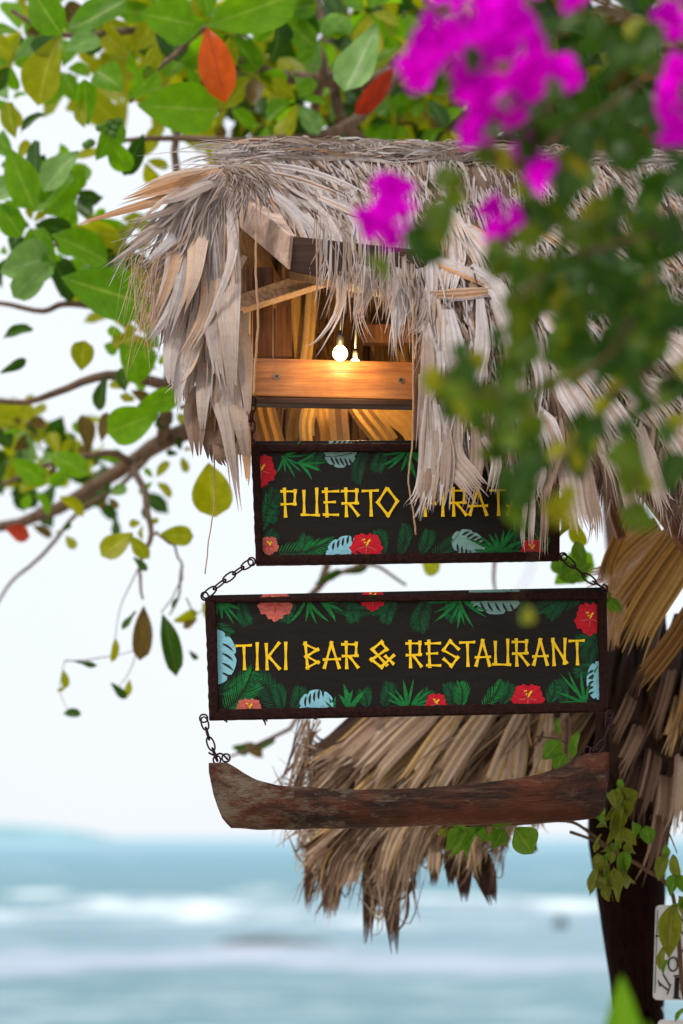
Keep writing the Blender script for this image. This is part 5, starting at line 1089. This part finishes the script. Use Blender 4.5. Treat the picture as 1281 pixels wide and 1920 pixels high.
leaf_cloud('far_foliage', tree, M_LEAF['d'], [(650, 110, 300, 150, 110, 7.2, 7.8, 60, 100), (1080, 150, 330, 190, 300, 7, 8, 60, 110), (1300, 480, 140, 260, 60, 7, 8, 60, 100), (120, 900, 170, 80, 30, 7.2, 7.8, 40, 70)], LOW)
leaf_cloud('far_foliage', tree, M_LEAF['b'], [(1080, 150, 330, 190, 150, 7, 8, 60, 110), (620, 180, 240, 90, 40, 7.2, 7.8, 60, 100)], LOW)
mb = MB()                                       # green fruit clusters
for cx, cy in ((205, 232), (215, 240), (198, 245), (210, 252), (188, 240), (222, 228), (170, 268), (163, 272)):
    c = W(cx, cy, 6.2); n = 8
    for i in range(7):
        th = PI * i / 6
        for k in range(n): ph = 2 * PI * k / n; mb.v.append(c + Vector((math.sin(th) * math.cos(ph), math.sin(th) * math.sin(ph), math.cos(th) * .8)) * .013); mb.uv.append((.3, .3)); mb.t.append(.5)
    o0 = len(mb.v) - 7 * n
    for i in range(6):
        for k in range(n): k2 = (k + 1) % n; mb.f.append((o0 + i * n + k, o0 + i * n + k2, o0 + (i + 1) * n + k2, o0 + (i + 1) * n + k))
mb.build('fruit_cluster', M_LEAF['s'], tree, True, 'stuff')

# ---- climbing vine on the post and under the canoe
vb = W(1250, 1570, 5.55); vb.z = GZ
vine = thing('climbing_vine', 'green and olive leafed vine winding over the post and hanging under the canoe', 'vine', vb)
VL = [leaf_mesh('leaf', M_VINE, .72, .38, 0, b, .05, pointy=.9, fold=f)[0] for b, f in ((.15, .35), (.35, .8), (-.1, .3))]
def vstem(P, r=.003): 
    m = MB(); pts_ = spline([W(*p) for p in P], 20); m.tube(pts_, [r * (1 - .4 * i / 20) for i in range(21)], 7); m.build('stem', M_TWIG, vine, True)
mb = MB(); q0 = W(1290, 1850, 5.5)
mb.tube(spline([Vector((vb.x, 5.55, GZ - .05)), W(1310, 2100, 5.5), W(1300, 1900, 5.48), W(1281, 1860, 5.46), W(1262, 1680, 5.5), W(1210, 1630, 5.6), W(1150, 1595, 5.62), W(1090, 1550, 5.5), W(1060, 1535, 5.45)], 40), [.007 - .004 * i / 40 for i in range(41)], 8); mb.build('stem', M_TWIG, vine, True)
vstem([(1100, 1555, 5.5), (1060, 1540, 5.35), (980, 1545, 5.2), (900, 1548, 5.18), (840, 1552, 5.18)]); vstem([(1160, 1600, 5.6), (1150, 1540, 5.45), (1160, 1470, 5.4), (1165, 1440, 5.4)])
vstem([(1150, 1600, 5.5), (1140, 1640, 5.45), (1150, 1690, 5.45)], .002); vstem([(1150, 1572, 5.45), (1180, 1572, 5.45), (1215, 1568, 5.45)], .0018); vstem([(1250, 1550, 5.45), (1262, 1580, 5.45), (1270, 1600, 5.45)], .002); vstem([(1120, 1120, 5.2), (1130, 1150, 5.2), (1140, 1100, 5.2)], .002)
vstem([(1070, 1560, 5.5), (1110, 1575, 5.55), (1150, 1600, 5.6)], .004); vstem([(1000, 1380, 5.3), (1055, 1390, 5.25), (1060, 1420, 5.2), (1075, 1460, 5.3)], .002)
for (a, b, kd, ro, wd, Y) in [
 ((965, 1552), (1005, 1604), 'g', .1, 1.15, 5.15), ((945, 1552), (925, 1592), 'g', .2, .95, 5.17), ((930, 1550), (905, 1585), 'g', .6, .7, 5.18), ((868, 1555), (838, 1590), 'g', .3, .9, 5.16), ((880, 1550), (850, 1608), 'g', .3, .6, 5.18), ((905, 1550), (862, 1602), 'g', .8, .6, 5.2),
 ((838, 1552), (820, 1570), 'y', .2, .9, 5.16), ((850, 1548), (880, 1560), 'g', .5, .8, 5.16), ((890, 1550), (912, 1578), 'g', .5, .8, 5.2), ((940, 1555), (955, 1590), 'y', 1.0, .6, 5.2), ((920, 1550), (960, 1548), 'g', .9, .6, 5.16),
 ((1052, 1388), (1018, 1425), 'g', .1, 1.0, 5.14), ((1060, 1412), (1040, 1448), 'g', .1, 1.1, 5.13), ((1085, 1370), (1075, 1425), 'g', .8, .6, 5.2), ((1045, 1345), (1052, 1380), 'g', .8, .6, 5.3),
 ((1150, 1480), (1155, 1520), 'y', .2, 1, 5.38), ((1160, 1475), (1185, 1530), 'y', .3, 1, 5.42), ((1165, 1510), (1155, 1590), 'y', .9, .6, 5.38), ((1155, 1510), (1150, 1580), 'y', .4, .6, 5.4), ((1150, 1595), (1145, 1620), 'y', .3, .9, 5.38), ((1120, 1495), (1130, 1535), 'g', .5, .8, 5.3), ((1135, 1480), (1125, 1500), 'g', .3, 1, 5.3),
 ((1135, 1605), (1115, 1660), 'y', .6, .6, 5.42), ((1125, 1620), (1110, 1680), 'y', .9, .6, 5.42), ((1150, 1625), (1155, 1690), 'y', .5, .6, 5.4), ((1165, 1600), (1170, 1650), 'y', .7, .6, 5.42), ((1130, 1660), (1140, 1690), 'y', .3, .8, 5.44), ((1145, 1640), (1130, 1670), 'y', .9, .7, 5.4), ((1120, 1600), (1140, 1640), 'g', .9, .6, 5.44),
 ((1212, 1548), (1218, 1585), 'g', .2, 1.1, 5.42), ((1250, 1600), (1232, 1650), 'y', .5, .7, 5.5), ((1248, 1580), (1240, 1625), 'g', .8, .6, 5.5), ((1262, 1602), (1275, 1650), 'y', .7, .7, 5.42), ((1268, 1640), (1255, 1675), 'g', .4, .9, 5.42), ((1275, 1640), (1290, 1680), 'g', .6, .8, 5.42),
 ((1262, 1695), (1252, 1797), 'y', .2, .62, 5.38), ((1272, 1680), (1290, 1720), 'y', .3, .9, 5.4), ((1245, 1775), (1240, 1822), 'y', .8, .6, 5.4), ((1290, 1690), (1265, 1700), 'g', .5, .8, 5.4), ((1255, 1800), (1238, 1825), 'g', .9, .6, 5.42),
 ((1285, 1890), (1262, 1915), 'g', .8, .5, 5.4), ((1125, 1470), (1118, 1460), 'g', .2, 1, 5.3), ((1158, 1462), (1170, 1475), 'g', .3, 1.1, 5.35), ((1140, 1120), (1165, 1150), 'g', .3, .9, 5.3), ((1135, 1105), (1140, 1130), 'y', .3, .8, 5.3), ((1062, 965), (1050, 1010), 'y', .8, .7, 5.3), ((1080, 1015), (1095, 1060), 'g', .5, .9, 5.4), ((1150, 1030), (1140, 1075), 'g', .7, .7, 5.5),
 ((1040, 1040), (1065, 1080), 'g', .3, 1.1, 5.9), ((1048, 1085), (1110, 1060), 'g', .3, 1.0, 5.9)]:
    M = leaf_matrix(W(a[0], a[1], Y), W(b[0], b[1], Y + R(-.02, .02)), ro * random.choice((-1, 1))) @ Matrix.Diagonal((wd, 1, 1, 1)); share('leaf', random.choice(VL)[kd], vine, M)

for i in range(26):                             # shrivelled hanging bunch
    x, y = R(1112, 1188), R(1475, 1670); a = R(.9, 2.2); L = R(22, 46)
    share('leaf', random.choice(VL[1:2] + VL[:1])[random.choice('yyg')], vine, leaf_matrix(W(x, y, R(5.38, 5.46)), W(x + math.cos(a) * L, y + math.sin(a) * L, R(5.38, 5.46)), R(-1.4, 1.4)) @ Matrix.Diagonal((R(.5, .9), 1, 1, 1)))

# ---- bougainvillea in front
bb = W(1950, 1570, 3.0); bb.z = GZ
bou = thing('bougainvillea', 'bougainvillea with vivid magenta blossoms and green leaves hanging in the right foreground', 'bush', bb)
BM = {'f': M_LEAF['f'], 'fy': M_LEAF['fy'], 'd': M_LEAF['d']}
BLF = [leaf_mesh('leaf', BM, .74, .36, 0, b, .04, n=6, pointy=.85, fold=f)[0] for b, f in ((.15, .3), (.3, .6))]
def bstem(P, r0, r1): limb([(x, y, Y) for x, y, Y in P], r0 * .5, r1 * .6, 'stem', bou, M_TWIG)
mb = MB(); mb.tube(spline([Vector((bb.x, 3.0, GZ - .05)), W(1940, 1800, 3.0), W(1850, 1000, 3.0), W(1640, 400, 3.0), W(1440, 90, 3.0), W(1281, -20, 3.0)], 30), [.03 - .02 * i / 30 for i in range(31)], 10); mb.build('stem', M_BARK, bou, True)
for P, a, b in (([(1540, 250, 3.0), (1380, 160, 3.0), (1281, 85, 3.0), (1180, 30, 3.0), (1080, -20, 3.0)], .012, .006), ([(1281, 85, 3.0), (1150, 190, 2.95), (1050, 260, 2.9), (990, 330, 2.85), (870, 355, 2.85), (790, 420, 2.85)], .006, .0025),
                ([(1780, 800, 3), (1400, 500, 2.95), (1250, 440, 2.9), (1100, 470, 2.85), (960, 560, 2.8)], .012, .003), ([(1250, 440, 2.9), (1180, 620, 2.85), (1040, 720, 2.8), (900, 740, 2.75), (830, 700, 2.75)], .006, .002),
                ([(1850, 1000, 3), (1400, 760, 3), (1281, 700, 2.95), (1150, 740, 2.9), (1050, 860, 2.85), (1000, 960, 2.85)], .01, .003), ([(1281, 680, 2.95), (1230, 760, 2.9), (1195, 860, 2.9), (1190, 960, 2.9)], .004, .002),
                ([(1080, 100, 2.95), (960, 130, 2.9), (900, 80, 2.9)], .005, .002), ([(960, 130, 2.9), (930, 250, 2.85), (960, 400, 2.85)], .004, .002), ([(1000, 960, 2.85), (990, 1060, 2.85), (965, 1165, 2.85)], .002, .001)):
    bstem(P, a, b)
bl = [(1200, 780, 80, 60, 12, 'd'), (1250, 600, 60, 60, 10, 'd'), (1120, 840, 50, 40, 6, 'd'), (1060, 330, 50, 30, 5, 'd'), (930, 120, 60, 60, 7, 'd'), (860, 110, 30, 60, 4, 'd'), (1000, 60, 30, 50, 4, 'd'), (950, 230, 30, 40, 4, 'd'), (820, 430, 30, 30, 5, 'f'), (700, 485, 8, 15, 1, 'f'), (790, 470, 22, 26, 5, 'd'), (865, 385, 20, 22, 3, 'f'), (830, 345, 28, 16, 3, 'f'), (960, 330, 60, 60, 10, 'f'), (1020, 250, 60, 60, 10, 'd'), (1110, 200, 90, 110, 16, 'd'), (1220, 300, 80, 130, 18, 'd'),
      (1150, 60, 100, 60, 14, 'd'), (960, 450, 60, 50, 9, 'f'), (1060, 430, 90, 50, 14, 'f'), (1180, 420, 90, 60, 16, 'f'), (1250, 500, 70, 80, 16, 'd'), (980, 530, 70, 50, 14, 'f'), (1110, 540, 100, 70, 26, 'd'), (1190, 600, 80, 80, 22, 'd'), (1050, 610, 80, 60, 16, 'f'),
      (950, 600, 40, 40, 7, 'f'), (1010, 690, 60, 50, 10, 'f'), (920, 730, 70, 50, 15, 'f'), (850, 700, 50, 30, 9, 'fy'), (820, 720, 30, 30, 4, 'fy'), (930, 800, 70, 60, 15, 'f'), (980, 770, 40, 50, 6, 'f'), (860, 790, 30, 50, 5, 'fy'), (960, 880, 40, 50, 9, 'd'), (1000, 850, 40, 40, 5, 'f'),
      (1050, 930, 32, 42, 4, 'fy'), (970, 960, 22, 40, 5, 'd'), (1190, 860, 24, 40, 3, 'f'), (1190, 930, 22, 50, 5, 'f'), (1100, 760, 40, 30, 4, 'd'), (1150, 700, 70, 40, 9, 'd'), (1240, 700, 60, 40, 8, 'd'), (1165, 735, 25, 30, 2, 'fy'), (1210, 640, 60, 40, 7, 'd'), (972, 1165, 18, 14, 1, 'fy'), (1270, 870, 20, 30, 2, 'd'), (1080, 330, 60, 40, 6, 'f'), (1180, 880, 14, 30, 2, 'd'), (1100, 850, 30, 20, 2, 'f')]
for cx, cy, rx, ry, n, kd in bl:
    n = max(1, round(n * .72))
    for i in range(n):
        a = R(0, 2 * PI); r = math.sqrt(random.random()); Y = R(2.72, 3.05); x, y = cx + math.cos(a) * rx * r, cy + math.sin(a) * ry * r; L = R(52, 92)
        an = R(.1, 2.9); f = R(.5, 1); q = W(x, y, Y); tip = W(x + math.cos(an) * L * f, y + math.sin(an) * L * f, Y + R(-.02, .02))
        q.x -= math.cos(an) * L * .4 * S(Y); q.z += math.sin(an) * L * .4 * S(Y); tip.x -= math.cos(an) * L * .4 * S(Y); tip.z += math.sin(an) * L * .4 * S(Y)
        k2 = kd if random.random() < .7 else random.choice(('f', 'fy', 'd', 'd')); share('leaf', random.choice(BLF)[k2], bou, leaf_matrix(q, tip, R(-.9, .9)))
leaf_cloud('dense_foliage', bou, M_LEAF['d'], [(1130, 560, 110, 110, 75, 3.05, 3.4, 55, 85), (1230, 250, 80, 130, 22, 3.1, 3.5, 50, 75), (1080, 180, 90, 90, 16, 3.1, 3.4, 50, 75), (940, 770, 70, 60, 6, 2.9, 3.1, 50, 70), (1450, 400, 150, 500, 260, 2.8, 3.3, 50, 75)], leaf_mesh('leaf', {'d': M_LEAF['d']}, .74, .36, n=4, m=2, pointy=.85)[1])
# blossoms: three papery bracts each
def flower_mesh(seed):
    random.seed(seed); m = MB(); base = leaf_mesh('bract', {'m': M_BRACT}, .95, .42, 0, .25, .05, n=7, pointy=.8, fold=.35)[1]
    for i in range(3):
        Mx = Matrix.Rotation(2 * PI * i / 3 + R(-.2, .2), 4, 'Z') @ Matrix.Rotation(R(.45, .8), 4, 'X'); off = len(m.v)
        for v_, u_ in zip(base.v, base.uv): m.v.append(Mx @ v_); m.uv.append(u_); m.t.append(.5)
        m.f += [tuple(off + k for k in f) for f in base.f]
    me = bpy.data.meshes.new('flower'); me.from_pydata([tuple(p) for p in m.v], [], m.f); uvl = me.uv_layers.new(name='uv'); li = [0] * len(me.loops); me.loops.foreach_get('vertex_index', li); fl = []
    for q in li: fl += m.uv[q]
    uvl.data.foreach_set('uv', fl); me.polygons.foreach_set('use_smooth', [True] * len(me.polygons)); me.materials.append(M_BRACT); return me
FM = [flower_mesh(s) for s in (1, 2, 3)]; random.seed(77)
for cx, cy, rx, ry, n in ((900, 60, 64, 70, 15), (835, 70, 44, 50, 7), (960, 60, 48, 60, 9), (805, 125, 34, 32, 8), (900, 150, 50, 34, 9), (1010, 140, 54, 28, 9), (1060, 140, 30, 25, 5), (910, 220, 30, 50, 9), (940, 190, 40, 30, 6), (895, 260, 14, 22, 3), (730, 360, 30, 20, 5), (730, 405, 32, 24, 5), (705, 420, 14, 10, 2), (745, 455, 10, 18, 2),
                          (938, 415, 20, 28, 4), (1005, 300, 22, 24, 4), (1010, 335, 20, 12, 2), (1275, 150, 20, 40, 5), (1270, 240, 20, 50, 6), (1240, 210, 12, 14, 1), (1088, 0, 18, 14, 3), (1250, 20, 30, 30, 5), (1280, 60, 20, 30, 3), (850, -10, 60, 20, 6), (960, -10, 60, 20, 6)):
    for i in range(n):
        a = R(0, 2 * PI); r = math.sqrt(random.random()); Y = R(2.75, 2.98); L = R(26, 48) * S(Y)
        M = Matrix.Translation(W(cx + math.cos(a) * rx * r, cy + math.sin(a) * ry * r, Y)) @ (Matrix.Rotation(R(.3, 2.2), 4, 'X') @ Matrix.Rotation(R(-.9, .9), 4, 'Y') @ Matrix.Rotation(R(0, 6), 4, 'Z')) @ Matrix.Diagonal((L, L, L, 1))
        share('flower', random.choice(FM), bou, M)

# ---- young broad leaf plant in the near foreground at the bottom
pb = W(1180, 1900, 2.9); pb = Vector((pb.x, 2.9, GZ))
plant = thing('broadleaf_plant', 'bright green broad leaf tip poking up at the bottom edge before the black post', 'plant', pb)
GLF = leaf_mesh('leaf', {'g': M_LEAF['g'], 'y': M_LEAF['y'], 'd': M_LEAF['d']}, .24, .6, 0, .1, .01, n=14, pointy=.8, fold=.3)[0]
for x0, x1, y1, kd in ((1185, 1168, 1838, 'g'), (1215, 1235, 1925, 'g'), (1160, 1090, 2010, 'g'), (1240, 1330, 2040, 'y'), (1190, 1185, 2100, 'g')):
    t1 = W(x1, y1, 2.9); b0 = Vector((W(x0, 1900, 2.9).x, 2.93, t1.z - .42)); share('leaf', GLF[kd], plant, leaf_matrix(b0, t1, R(-.2, .2)) @ Matrix.Diagonal((.75, 1, 1, 1)))
mb = MB(); mb.tube([pb - Vector((0, 0, .05)), pb + Vector((.01, .02, .8)), Vector((W(1185, 1900, 2.9).x, 2.93, W(0, 1838, 2.9).z - .4))], [.02, .016, .01], 8); mb.build('stem', M_LEAF['g'], plant, True)
